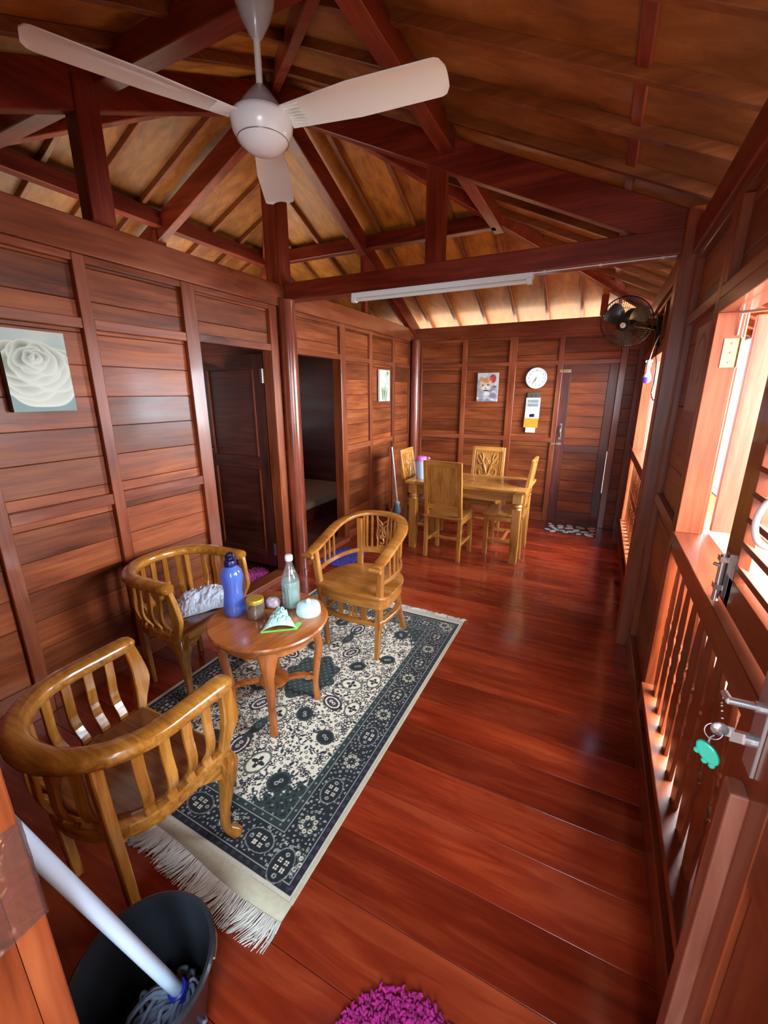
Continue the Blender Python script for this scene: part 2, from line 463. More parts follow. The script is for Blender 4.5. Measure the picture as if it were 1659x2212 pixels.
# ---- left wall
wl = struct(empty('wall_left'), 'left wall of framed horizontal red brown boards with two bedroom doorways')
PX = XL - 0.03
def stud_l(y0, y1, z0=0.0, z1=Z0P, x=XL): bar(wl, (x, y0, z0), (x - 0.10, y1, z1), M['frame_z'], 'stud')
def rail_l(y0, y1, z0, z1): bar(wl, (XL - 0.003, y0, z0), (XL - 0.08, y1, z1), M['frame_y'], 'rail')
for a in ((0.12, 0.18), (0.83, 0.89), (1.37, 1.43), (1.98, 2.08), (2.76, 2.85), (3.00, 3.09), (3.77, 3.87), (4.38, 4.44), (4.98, 5.04), (5.50, 5.60)):
    stud_l(*a)
for i, (a, b) in enumerate(((0.18, 0.83), (0.89, 1.37), (1.43, 1.98), (3.87, 4.38), (4.44, 4.98), (5.04, 5.50))):
    rail_l(a, b, 0.0, 0.10); rail_l(a, b, 1.0, 1.06); rail_l(a, b, 1.91, 1.96); rail_l(a, b, 2.215, Z0P)
    for k, (p0, p1) in enumerate(((0.10, 1.0), (1.06, 1.91), (1.96, 2.215))):
        planks(wl, 'x', PX, a, b, p0, p1, M['wall_y'], 10 + i * 3 + k)
for i, (a, b) in enumerate(((2.08, 2.76), (3.09, 3.77))):
    rail_l(a, b, 1.915, 1.965); rail_l(a, b, 2.215, Z0P)
    planks(wl, 'x', PX, a, b, 1.965, 2.215, M['wall_y'], 60 + i)
    bar(wl, (XL + 0.03, a - 0.05, 0.0), (XL - 0.10, b + 0.05, 0.055), M['frame_y'], 'threshold')
planks(wl, 'x', PX, 2.85, 3.00, 0.0, 2.25, M['wall_y'], 66)
bar(wl, (XL + 0.015, 0.0, Z0P), (XL - 0.11, YB + 0.1, Z1P), M['frame_y'], 'top_plate', 0.006)
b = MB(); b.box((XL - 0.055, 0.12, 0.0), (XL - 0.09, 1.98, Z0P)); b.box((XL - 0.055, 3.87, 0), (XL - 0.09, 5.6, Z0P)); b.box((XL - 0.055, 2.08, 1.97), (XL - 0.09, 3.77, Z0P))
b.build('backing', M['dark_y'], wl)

def column(name, x, y, r, z1, label):
    m = MB(); m.lathe([(r + 0.008, 0), (r + 0.008, 0.03), (r, 0.035), (r, z1)], 28)
    return struct(m.build(name, M['column'], loc=(x, y, 0), sharp=40), label)
column('trim_1', -2.325, 2.925, 0.068, 2.30, 'round red wood column on the left wall between the two bedroom doorways')
column('trim_2', -2.285, 5.525, 0.058, 2.26, 'slim round column in the far left corner of the room')

# ---- back wall
wb = struct(empty('wall_back'), 'far end wall of framed horizontal red brown boards')
PY = YB + 0.03
def stud_b(x0, x1, z0=0.0, z1=Z0P): bar(wb, (x0, YB, z0), (x1, YB + 0.10, z1), M['frame_z'], 'stud')
def rail_b(x0, x1, z0, z1): bar(wb, (x0, YB + 0.003, z0), (x1, YB + 0.08, z1), M['frame_x'], 'rail')
for a in ((-2.36, -2.22), (-1.67, -1.61), (-1.08, -0.99), (-0.515, -0.455), (0.13, 0.20), (0.30, 0.42)): stud_b(*a)
for i, (a, b) in enumerate(((-2.22, -1.67), (-1.61, -1.08), (-0.99, -0.515))):
    rail_b(a, b, 0, 0.12); rail_b(a, b, 1.01, 1.065); rail_b(a, b, 1.915, 1.965); rail_b(a, b, 2.215, Z0P)
    for k, (p0, p1) in enumerate(((0.12, 1.01), (1.065, 1.915), (1.965, 2.215))):
        planks(wb, 'y', PY, a, b, p0, p1, M['wall_x'], 80 + i * 3 + k, out=-1, off=0.02)
rail_b(-0.455, 0.13, 1.915, 1.965); rail_b(-0.455, 0.13, 2.215, Z0P)
planks(wb, 'y', PY, -0.455, 0.13, 1.965, 2.215, M['wall_x'], 95, out=-1)
planks(wb, 'y', PY, 0.20, 0.30, 0.0, 2.25, M['wall_x'], 96, out=-1)
bar(wb, (XL - 0.1, YB - 0.012, Z0P), (0.42, YB + 0.11, Z1P), M['frame_x'], 'top_plate', 0.006)
b = MB(); b.box((-2.36, YB + 0.055, 0), (-0.5, YB + 0.09, Z0P)); b.box((-0.5, YB + 0.055, 1.97), (0.42, YB + 0.09, Z0P)); b.box((0.14, YB + 0.055, 0), (0.42, YB + 0.09, 2.0)); b.box((-5.1, YB, 0), (-2.45, YB + 0.09, Z1P))
b.build('backing', M['dark_x'], wb)

# back door (closed)
d3 = struct(empty('door_3'), 'closed framed plank door in the far wall right of the clock')
def dbar(a, b_, mat='dark_z', nm='stile'): return bar(d3, a, b_, M[mat], nm, 0.003)
y0, y1 = YB + 0.02, YB + 0.055
dbar((-0.4545, y0, 0.002), (-0.355, y1, 1.9145)); dbar((0.035, y0, 0.002), (0.125, y1, 1.9145))
for z0, z1 in ((0.002, 0.15), (0.90, 0.985), (1.82, 1.9145)): dbar((-0.355, y0, z0), (0.035, y1, z1), 'dark_x', 'rail')
m = MB(); m.box((-0.40, y0 + 0.028, 0.1), (0.08, y0 + 0.034, 1.86)); m.build('door_backing', M['dark_x'], d3)
planks(d3, 'y', y0 + 0.012, -0.355, 0.035, 0.15, 0.90, M['wall_x'], 120, out=-1, thick=0.014, ph=0.13)
planks(d3, 'y', y0 + 0.012, -0.355, 0.035, 0.985, 1.82, M['wall_x'], 121, out=-1, thick=0.014, ph=0.13)
for z0, z1 in ((0.0, 0.42), (0.93, 1.95)): bar(wb, (0.10, y1, z0), (0.14, y1 + 0.04, z1), M['dark_z'], 'door_stop')
m = MB(); m.box((-0.485, YB - 0.006, 1.83), (-0.452, YB, 1.858)); m.box((-0.447, y0 - 0.004, 1.828), (-0.365, y0, 1.86)); m.tube([(-0.482, YB - 0.012, 1.844), (-0.372, YB - 0.006, 1.844)], 0.006)
m.tube([(-0.40, YB - 0.006, 1.844), (-0.40, YB - 0.01, 1.826)], 0.004)
tag(m.build('slide_bolt', M['brass'], d3), 'brass slide bolt')
m = MB(); m.box((-0.42, y0 - 0.003, 1.05), (-0.395, y0, 1.24)); m.tube([(-0.408, y0, 1.22), (-0.408, y0 - 0.035, 1.20), (-0.408, y0 - 0.035, 1.10), (-0.408, y0, 1.08)], 0.007)
tag(m.build('pull_handle', M['steel'], d3), 'steel pull handle')
m = MB(); m.box((-0.50, YB - 0.008, 0.985), (-0.462, YB, 1.01)); m.box((-0.44, y0 - 0.01, 0.985), (-0.385, y0, 1.012)); m.tube([(-0.46, YB - 0.002, 0.998), (-0.40, y0 - 0.012, 0.998)], 0.005)
tag(m.build('latch', M['steel'], d3), 'steel latch')

# ---- right wall
wr = struct(empty('wall_right'), 'right wall with two windows over carved baluster panels')
PR = XR + 0.03
def stud_r(y0, y1, z0=0.0, z1=2.28, x=XR, nm='stud'): bar(wr, (x, y0, z0), (x + 0.10, y1, z1), M['frame_z'], nm)
def rail_r(y0, y1, z0, z1, x=XR): bar(wr, (x, y0, z0), (x + 0.09, y1, z1), M['frame_y'], 'rail')
for a in ((0.12, 0.17), (0.56, 0.62), (2.07, 2.135), (2.80, 2.88), (5.06, 5.12), (5.50, 5.60)): stud_r(*a)
stud_r(3.04, 3.10); stud_r(3.34, 3.40)
bar(wr, (0.275, 2.88, 0.0), (0.415, 3.03, 2.50), M['frame_z'], 'post', 0.006)
rail_r(0.0, YB, 0.0, 0.13, XR - 0.005)
for a, b in ((0.17, 0.56), (0.62, 2.07), (2.135, 2.80), (3.10, 3.34), (3.40, 5.06), (5.12, 5.50)):
    rail_r(a, b, 1.93, 1.975); rail_r(a, b, 2.24, 2.28)
for i, (a, b) in enumerate(((0.17, 0.56), (2.135, 2.80), (3.10, 3.34), (5.12, 5.50))):
    rail_r(a, b, 1.0, 1.05)
    planks(wr, 'x', PR, a, b, 0.13, 1.0, M['wall_y'], 140 + i, out=-1, ph=0.3); planks(wr, 'x', PR, a, b, 1.05, 1.93, M['wall_y'], 150 + i, out=-1, ph=0.3)
for i, (a, b) in enumerate(((0.17, 1.15), (1.21, 2.0), (2.06, 2.80), (3.10, 3.98), (4.04, 5.06), (5.12, 5.50))):
    planks(wr, 'x', PR, a, b, 1.975, 2.24, M['wall_y'], 160 + i, out=-1)
for a in (1.15, 2.0, 3.98): stud_r(a, a + 0.06, 1.975, 2.24)
bar(wr, (XR - 0.02, 0.0, 2.28), (XR + 0.11, YB + 0.1, 2.42), M['beam_y'], 'top_plate', 0.006)
b = MB()
for a, c in ((0.12, 0.62), (2.07, 2.88), (3.03, 3.40), (5.06, 5.60)): b.box((PR + 0.02, a, 0), (PR + 0.06, c, 2.28))
b.box((PR + 0.02, 0.12, 1.95), (PR + 0.06, 5.6, 2.28))
for a, c in ((0.62, 2.07), (3.40, 5.06)): b.box((PR + 0.02, a, 0), (PR + 0.06, c, 0.27))
b.build('backing', M['dark_y'], wr)
for i, (a, c) in enumerate(((0.62, 2.07), (3.40, 5.06))): planks(wr, 'x', PR, a, c, 0.13, 0.25, M['wall_y'], 175 + i, out=-1)

def baluster_outline():
    half = [(0, 0.026), (0.05, 0.030), (0.13, 0.040), (0.21, 0.047), (0.245, 0.040), (0.255, 0.050), (0.285, 0.036), (0.30, 0.047), (0.33, 0.052), (0.36, 0.047), (0.375, 0.036), (0.405, 0.050), (0.415, 0.040), (0.45, 0.047), (0.53, 0.040), (0.61, 0.030), (0.66, 0.026)]
    return [(w, z) for z, w in half] + [(-w, z) for z, w in reversed(half)]
def window(n, ya, yb, label):
    w = struct(empty('window_%d' % n), label)
    bar(w, (XR - 0.006, ya, 0.985), (XR + 0.125, yb, 1.04), M['frame_y'], 'sill', 0.003)
    bar(w, (XR, ya, 1.88), (XR + 0.10, yb, 1.93), M['frame_y'], 'head', 0.003)
    bar(w, (XR - 0.012, ya, 0.25), (XR + 0.10, yb, 0.285), M['frame_y'], 'lower_ledge', 0.003)
    bar(w, (XR + 0.002, ya, 0.945), (XR + 0.08, yb, 0.985), M['frame_y'], 'lower_rail', 0.003)
    yy = yb - 0.075; k = 0
    while yy > ya + 0.03:
        m = MB(); o = baluster_outline()
        Mx = Matrix(((0, 0, 1, XR + 0.03), (1, 0, 0, yy), (0, 1, 0, 0.285), (0, 0, 0, 1)))
        m.prism(o, 0.0, 0.014, Mx, rng.random())
        m.build('baluster', M['frame_z'], w, bevel=0.002)
        yy -= 0.118
    return w
w1 = window(1, 0.62, 2.07, 'near window on the right wall, one shutter open, carved balusters below')
w2 = window(2, 3.40, 5.06, 'far window on the right wall under the black wall fan')
# outer jamb liners catch the sun
bar(w1, (XR + 0.0, 2.045, 1.04), (XR + 0.085, 2.07, 1.88), M['frame_z'], 'jamb', 0.002)
bar(w2, (XR + 0.0, 5.035, 1.04), (XR + 0.085, 5.06, 1.88), M['frame_z'], 'jamb', 0.002)
def shutter(parent, ylo, yhi, x, closed, nm, mat='frame', slats=True):
    """louvred shutter leaf; closed: in the wall plane; else swung outwards at y = yhi"""
    e = empty(nm, parent=parent)
    w = yhi - ylo
    def b_(u0, u1, z0, z1, ax, pn, t=0.028):
        if closed: bar(e, (x, ylo + u0, z0), (x + t, ylo + u1, z1), M[mat + '_' + ax], pn, 0.002)
        else: bar(e, (x + u0, yhi, z0), (x + u1, yhi + t, z1), M[mat + '_' + ax], pn, 0.002)
    sw = 0.11 if closed else 0.075
    b_(0, 0.075, 1.05, 1.87, 'z', 'stile'); b_(w - sw, w, 1.05, 1.87, 'z', 'stile')
    b_(0.075, w - 0.075, 1.05, 1.13, 'y' if closed else 'x', 'rail'); b_(0.075, w - 0.075, 1.79, 1.87, 'y' if closed else 'x', 'rail')
    z = 1.155
    while z < 1.765 and slats:
        m = MB()
        if closed: m.box((x - 0.004, ylo + 0.07, z), (x + 0.034, ylo + w - 0.105, z + 0.012), rng.random(), Matrix.Rotation(R(30), 3, 'Y'))
        else: m.box((x + 0.07, yhi - 0.002, z), (x + w - 0.07, yhi + 0.03, z + 0.008), rng.random(), Matrix.Rotation(R(38), 3, 'X'))
        m.build('louvre', M[mat + ('_y' if closed else '_x')], e, bevel=0.001)
        z += 0.064
    if not slats:
        m = MB(); m.box((x + 0.075, yhi + 0.008, 1.13), (x + w - 0.075, yhi + 0.02, 1.79)); m.build('panel', M[mat + '_z'], e)
    return e
near = shutter(w1, 0.66, 1.41, XR + 0.02, True, 'shutter_leaf')
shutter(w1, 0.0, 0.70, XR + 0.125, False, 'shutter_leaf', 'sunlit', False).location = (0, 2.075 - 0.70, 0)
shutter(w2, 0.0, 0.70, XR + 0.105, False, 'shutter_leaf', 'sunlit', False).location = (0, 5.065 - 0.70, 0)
# shutter hardware
m = MB(); m.tube(smooth_path([(XR + 0.018, 1.02, 1.41), (XR - 0.03, 1.02, 1.405), (XR - 0.045, 1.02, 1.36), (XR - 0.03, 1.02, 1.315), (XR + 0.018, 1.02, 1.31)], 5), 0.006); m.lathe([(0.012, 0), (0.012, 0.006)], 10, (XR + 0.02, 1.02, 1.41), (-1, 0, 0)); m.lathe([(0.012, 0), (0.012, 0.006)], 10, (XR + 0.02, 1.02, 1.31), (-1, 0, 0))
tag(m.build('pull_handle', M['white_shiny'], w1), 'pale curved pull handle')
m = MB(); m.box((XR + 0.012, 1.335, 1.07), (XR + 0.02, 1.37, 1.19)); m.tube([(XR + 0.004, 1.352, 1.05), (XR + 0.004, 1.352, 1.185)], 0.008); m.tube([(XR + 0.004, 1.352, 1.15), (XR - 0.015, 1.352, 1.155)], 0.005); m.box((XR - 0.006, 1.338, 1.085), (XR + 0.014, 1.366, 1.10)); m.box((XR - 0.006, 1.338, 1.165), (XR + 0.014, 1.366, 1.18))
tag(m.build('barrel_bolt', M['chrome'], w1), 'chrome barrel bolt')
def leaf_hinge(parent, c, w, h, ax, mat='brass'):
    m = MB()
    if ax == 'x': # plate facing -y
        m.box((c[0], c[1] - 0.003, c[2] - h / 2), (c[0] + w, c[1], c[2] + h / 2)); m.tube([(c[0] + w, c[1] - 0.004, c[2] - h / 2), (c[0] + w, c[1] - 0.004, c[2] + h / 2)], 0.006)
        for k in (-1, 0, 1): m.lathe([(0.005, 0), (0.003, 0.002)], 8, (c[0] + w * 0.5, c[1] - 0.003, c[2] + k * h * 0.33), (0, -1, 0), tint=0)
    else:
        m.box((c[0], c[1] - w, c[2] - h / 2), (c[0] + 0.003, c[1] + w, c[2] + h / 2)); m.tube([(c[0] + 0.006, c[1], c[2] - h / 2), (c[0] + 0.006, c[1], c[2] + h / 2)], 0.006)
    return tag(m.build('hinge', M[mat], parent), 'metal hinge')
leaf_hinge(w1, (XR + 0.035, 2.045, 1.74), 0.05, 0.10, 'x')
m = MB(); m.tube([(XR + 0.07, 2.04, 1.80), (XR + 0.07, 2.03, 1.90), (XR + 0.085, 2.03, 1.90)], 0.003); m.tube([(XR + 0.05, 2.0, 1.875), (XR + 0.05, 1.96, 1.865), (XR + 0.09, 1.78, 1.845), (XR + 0.15, 1.55, 1.83)], 0.005)
tag(m.build('window_stay', M['white_shiny'], w1), 'white window stay rod')
# boards added outside so the gaps of the nearer balusters look dark
bo = MB()
for k in range(5): bo.box((0.50, 0.3, 0.05 + k * 0.19), (0.525, 1.50, 0.235 + k * 0.19), rng.random())
struct(bo.build('trim_3', M['frame_y'], bevel=0.003), 'boarding added outside to darken the gaps of the near balusters')

# ---- front wall and entrance
wf = struct(empty('wall_front'), 'front wall beside the entrance')
b = MB(); b.box((-2.45, 0.02, 0), (-0.76, 0.11, 2.41)); b.box((-0.76, 0.02, 2.02), (0.42, 0.11, 2.41)); b.box((0.30, 0.02, 0), (0.42, 0.11, 2.41))
b.build('boards', M['wall_x'], wf)
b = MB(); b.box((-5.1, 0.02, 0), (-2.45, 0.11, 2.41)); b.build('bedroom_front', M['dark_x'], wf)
bar(wf, (-0.76, -0.02, 0.0), (-0.70, 0.147, 2.02), M['frame_z'], 'entrance_jamb', 0.003)
bar(wf, (-0.742, 0.14, 0.0), (-0.70, 0.185, 2.02), M['frame_z'], 'entrance_stop', 0.003)
wo = struct(empty('wall_outer'), 'outer wall of the bedrooms')
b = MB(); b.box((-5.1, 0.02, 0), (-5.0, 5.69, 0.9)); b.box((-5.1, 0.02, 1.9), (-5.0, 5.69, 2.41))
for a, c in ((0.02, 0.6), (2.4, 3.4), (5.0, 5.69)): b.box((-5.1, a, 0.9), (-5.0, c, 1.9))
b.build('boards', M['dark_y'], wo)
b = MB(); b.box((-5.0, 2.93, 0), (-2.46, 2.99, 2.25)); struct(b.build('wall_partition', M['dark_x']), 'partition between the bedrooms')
g = MB(); g.box((-30, -30, -0.46), (30, 40, -0.42)); gr = struct(g.build('ground', M['ground']), 'pale ground outside')
g = MB(); qg = random.Random(17)
for i in range(5):
    for j in range(26):
        g.box((0.46 + i * 0.30, -0.6 + j * 0.40, -0.30), (0.755 + i * 0.30, -0.205 + j * 0.40, -0.13 + qg.uniform(0, 0.002)), qg.random())
g.build('terrace_tiles', M['deck'], gr)
g = MB()
for i in range(10):
    for j in range(40):
        o_ = 0.1 * (i % 2); g.box((1.99 + i * 0.13, -0.6 + j * 0.26 + o_, -0.30), (2.11 + i * 0.13, -0.35 + j * 0.26 + o_, -0.13 + qg.uniform(0, 0.003)), qg.random())
g.build('terrace_pavers', M['paver'], gr)
# ---- bedroom door leaf, swung into the bedroom
d1 = struct(empty('door_1', (-2.475, 2.765, 0.0), R(1.0)), 'dark panelled bedroom door left of the round column, swung open')
# local: leaf runs along -x from the hinge, face looks to -y
def d1b(x0, x1, z0, z1, nm, ax, t=0.034, yo=0.0, mat='dark_'): return bar(d1, (-x0, yo, z0), (-x1, yo + t, z1), M[mat + ax], nm, 0.003)
d1b(0.0, 0.10, 0.07, 1.90, 'stile', 'z'); d1b(0.62, 0.72, 0.07, 1.90, 'stile', 'z')
for z0, z1 in ((0.07, 0.22), (0.96, 1.07), (1.78, 1.90)): d1b(0.10, 0.62, z0, z1, 'rail', 'x')
d1b(0.10, 0.62, 0.22, 0.96, 'panel', 'x', 0.012, 0.012); d1b(0.10, 0.62, 1.07, 1.78, 'panel', 'x', 0.012, 0.012)
for x in (0.10, 0.605):
    for z0, z1 in ((0.22, 0.96), (1.07, 1.78)): d1b(x, x + 0.015, z0, z1, 'bead', 'z', 0.016, -0.004, 'frame_')
m = MB(); m.box((-0.685, -0.004, 0.98), (-0.655, 0, 1.20)); m.tube([(-0.67, 0, 1.12), (-0.67, -0.05, 1.12), (-0.58, -0.055, 1.115)], 0.008); m.lathe([(0.012, 0), (0.012, 0.012)], 10, (-0.67, 0, 1.04), (0, -1, 0))
tag(m.build('lever_handle', M['steel'], d1), 'steel lever handle on a long plate')
for z in (1.73, 0.24):
    m = MB(); m.box((-0.002, -0.004, z - 0.055), (0.026, 0.0, z + 0.055)); m.box((-0.03, -0.004, z - 0.055), (0.002, 0.0, z + 0.055)); m.tube([(0, -0.007, z - 0.055), (0, -0.007, z + 0.055)], 0.007)
    tag(m.build('hinge', M['steel'], d1), 'steel butt hinge')

# ---- entrance door leaf, folded back along the right wall
d4 = struct(empty('door_4'), 'entrance door leaf folded back against the right wall beside the camera')
def d4b(a, c, nm, ax, mat='frame_'): return bar(d4, a, c, M[mat + ax], nm, 0.004)
d4b((0.300, 0.70, 0.02), (0.334, 0.815, 1.95), 'stile', 'z'); d4b((0.300, 0.13, 0.02), (0.334, 0.23, 1.95), 'stile', 'z')
for z0, z1 in ((0.02, 0.20), (0.84, 0.98), (1.83, 1.95)): d4b((0.302, 0.23, z0), (0.332, 0.70, z1), 'rail', 'y')
d4b((0.312, 0.23, 0.20), (0.324, 0.70, 0.84), 'panel', 'z'); d4b((0.312, 0.23, 0.98), (0.324, 0.70, 1.83), 'panel', 'z')
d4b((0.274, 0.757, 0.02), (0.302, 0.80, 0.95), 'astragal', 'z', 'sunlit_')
m = MB(); m.box((0.294, 0.765, 0.985), (0.300, 0.808, 1.165)); pl = m.build('lock_plate', M['chrome'], d4, bevel=0.001); tag(pl, 'chrome lock plate')
m = MB(); m.tube([(0.298, 0.79, 1.105), (0.285, 0.79, 1.105)], 0.009, 12); m.tube([(0.285, 0.79, 1.105), (0.250, 0.79, 1.104)], 0.0065, 12); m.tube([(0.252, 0.788, 1.104), (0.250, 0.812, 1.103)], 0.006, 10)
m.build('lever', M['chrome'], pl)
m = MB(); m.lathe([(0.011, 0), (0.011, 0.016)], 14, (0.298, 0.79, 1.04), (-1, 0, 0)); m.box((0.264, 0.786, 1.03), (0.284, 0.794, 1.05))
m.build('key_cylinder', M['chrome'], pl)

# ---- roof timbers and boards (pyramid roof, open underneath)
roof = struct(empty('ceiling'), 'open underside of the pyramid roof with boards, rafters and beams')
A = Vector((AX, AY, 0)); SL = 0.455; ZB = 3.77; DM = 3.55
def ptface(fx, fy, d, s, dz=0.0):
    return Vector((AX + fx * d - fy * s, AY + fy * d + fx * s, ZB - SL * d + dz))
faces = {'right': (1, 0), 'back': (0, 1), 'left': (-1, 0), 'front': (0, -1)}
SP = 0.37
for nm, (fx, fy) in faces.items():
    q = random.Random(hash(nm) % 97 if False else len(nm) * 13)
    edges = [-DM] + [SP * (k + 0.5) for k in range(-10, 10) if abs(SP * (k + 0.5)) < DM] + [DM]
    b = MB()
    for s0, s1 in zip(edges[:-1], edges[1:]):
        poly = [(abs(s0), s0)]
        if s0 < 0 < s1: poly.append((0, 0))
        poly += [(abs(s1), s1), (DM, s1), (DM, s0)]
        cuts = sorted(q.uniform(0.9, 3.2) for _ in range(1))
        lo = [ptface(fx, fy, d, s, q.uniform(-0.002, 0.002)) for d, s in poly]
        hi = [v + Vector((0, 0, 0.014)) for v in lo]
        n = len(poly)
        b.add(lo + hi, [tuple(range(n))[::-1], tuple(range(n, 2 * n))] + [(i, (i + 1) % n, n + (i + 1) % n, n + i) for i in range(n)], q.random())
    ax = 'x' if fx else 'y'
    b.build('roof_boards', M['board_' + ax], roof)
    for s in edges[1:-1]:
        d0 = max(abs(s) + 0.03, 0.1)
        m = MB(); m.beam(ptface(fx, fy, d0, s, -0.026), ptface(fx, fy, DM, s, -0.026), 0.036, 0.05, tint=q.random())
        m.build('rafter', M['rafter_' + ax], roof, bevel=0.003)
    # purlin ring
    dp = 1.33
    m = MB(); p0 = ptface(fx, fy, dp, -dp); p1 = ptface(fx, fy, dp, dp); p0.z = p1.z = 3.065
    p1 = p1 + (p1 - p0).normalized() * (0.14 if nm == 'right' else 0.0); m.beam(p0, p1, 0.09, 0.12, tint=q.random()); m.build('purlin', M['beam_' + ('y' if fx else 'x')], roof, bevel=0.004)
    # main chord under the face
    m = MB()
    c0 = ptface(fx, fy, 0.03, 0, -0.155); c1 = ptface(fx, fy, 2.78, 0, -0.155)
    m.beam(c0, c1, 0.075, 0.17, tint=q.random()); m.build('truss_chord', M['beam_' + ax], roof, bevel=0.005)
    # hip
    m = MB(); m.beam(ptface(fx, fy, 0.03, 0.03, -0.07), ptface(fx, fy, DM, DM, -0.07), 0.055, 0.11, tint=q.random())
    m.build('hip_rafter', M['beam_x'], roof, bevel=0.004)
    m = MB(); m.beam(ptface(fx, fy, DM, -DM, 0.0), ptface(fx, fy, DM, DM, 0.0), 0.03, 0.12); m.build('fascia', M['dark_' + ('y' if fx else 'x')], roof)
for k in range(-6, 7):
    s = SP * k
    m = MB(); m.beam(ptface(1, 0, 2.35, s - SP / 2 + 0.02, -0.012), ptface(1, 0, 2.35, s + SP / 2 - 0.02, -0.012), 0.045, 0.022, up=(0.41, 0, 0.91), tint=rng.random()); m.build('batten', M['beam_y'], roof, bevel=0.002)
def vpost(c, w, d, z0, z1, nm, mat='beam_z'):
    m = MB(); m.box((c[0] - w / 2, c[1] - d / 2, z0), (c[0] + w / 2, c[1] + d / 2, z1), rng.random()); return m.build(nm, M[mat], roof, bevel=0.005)
vpost((-2.42, 2.97), 0.14, 0.14, 2.41, 3.62, 'apex_post')
vpost((-1.11, 2.99), 0.12, 0.09, 2.42, 3.06, 'king_post'); vpost((AX, 1.54), 0.09, 0.12, 2.41, 2.99, 'king_post')
vpost((AX, 4.27), 0.06, 0.06, 2.41, 3.04, 'king_post'); vpost((-3.76, 2.97), 0.08, 0.10, 2.41, 3.0, 'king_post')
vpost((-0.1, 5.55), 0.07, 0.07, 2.41, 2.62, 'king_post')
m = MB(); m.box((XL + 0.02, 2.93, 2.30), (0.30, 3.05, 2.425)); struct(m.build('trim_4', M['beam_x'], bevel=0.006, seg=2), 'tie beam across the room carrying the tube light')
m = MB(); m.box((-5.0, 2.93, 2.30), (-2.45, 3.05, 2.425)); m.build('bedroom_tie_beam', M['beam_x'], roof, bevel=0.006)
# ---------------------------------------------------------------- barrel armchairs with bentwood rails
def u_path(a, yf, b_, y0, n=15, yext=0.0):
    """U in plan: from right arm end round the back to the left arm end"""
    pts = []
    for k in range(5): pts.append((a, yf + yext + (y0 - yf - yext) * k / 5))
    for k in range(n + 1):
        t = math.pi * k / n
        pts.append((a * math.cos(t), y0 - b_ * math.sin(t)))
    for k in range(1, 6): pts.append((-a, y0 + (yf + yext - y0) * k / 5))
    return pts
def arc_param(pts):
    L = [0.0]
    for p, q in zip(pts[:-1], pts[1:]): L.append(L[-1] + math.dist(p, q))
    return L
def at_len(pts, L, s):
    for i in range(len(L) - 1):
        if L[i + 1] >= s or i == len(L) - 2:
            t = (s - L[i]) / max(1e-9, L[i + 1] - L[i])
            p = [pts[i][m] * (1 - t) + pts[i + 1][m] * t for m in (0, 1)]
            d = Vector((pts[i + 1][0] - pts[i][0], pts[i + 1][1] - pts[i][1], 0)).normalized()
            return p, d

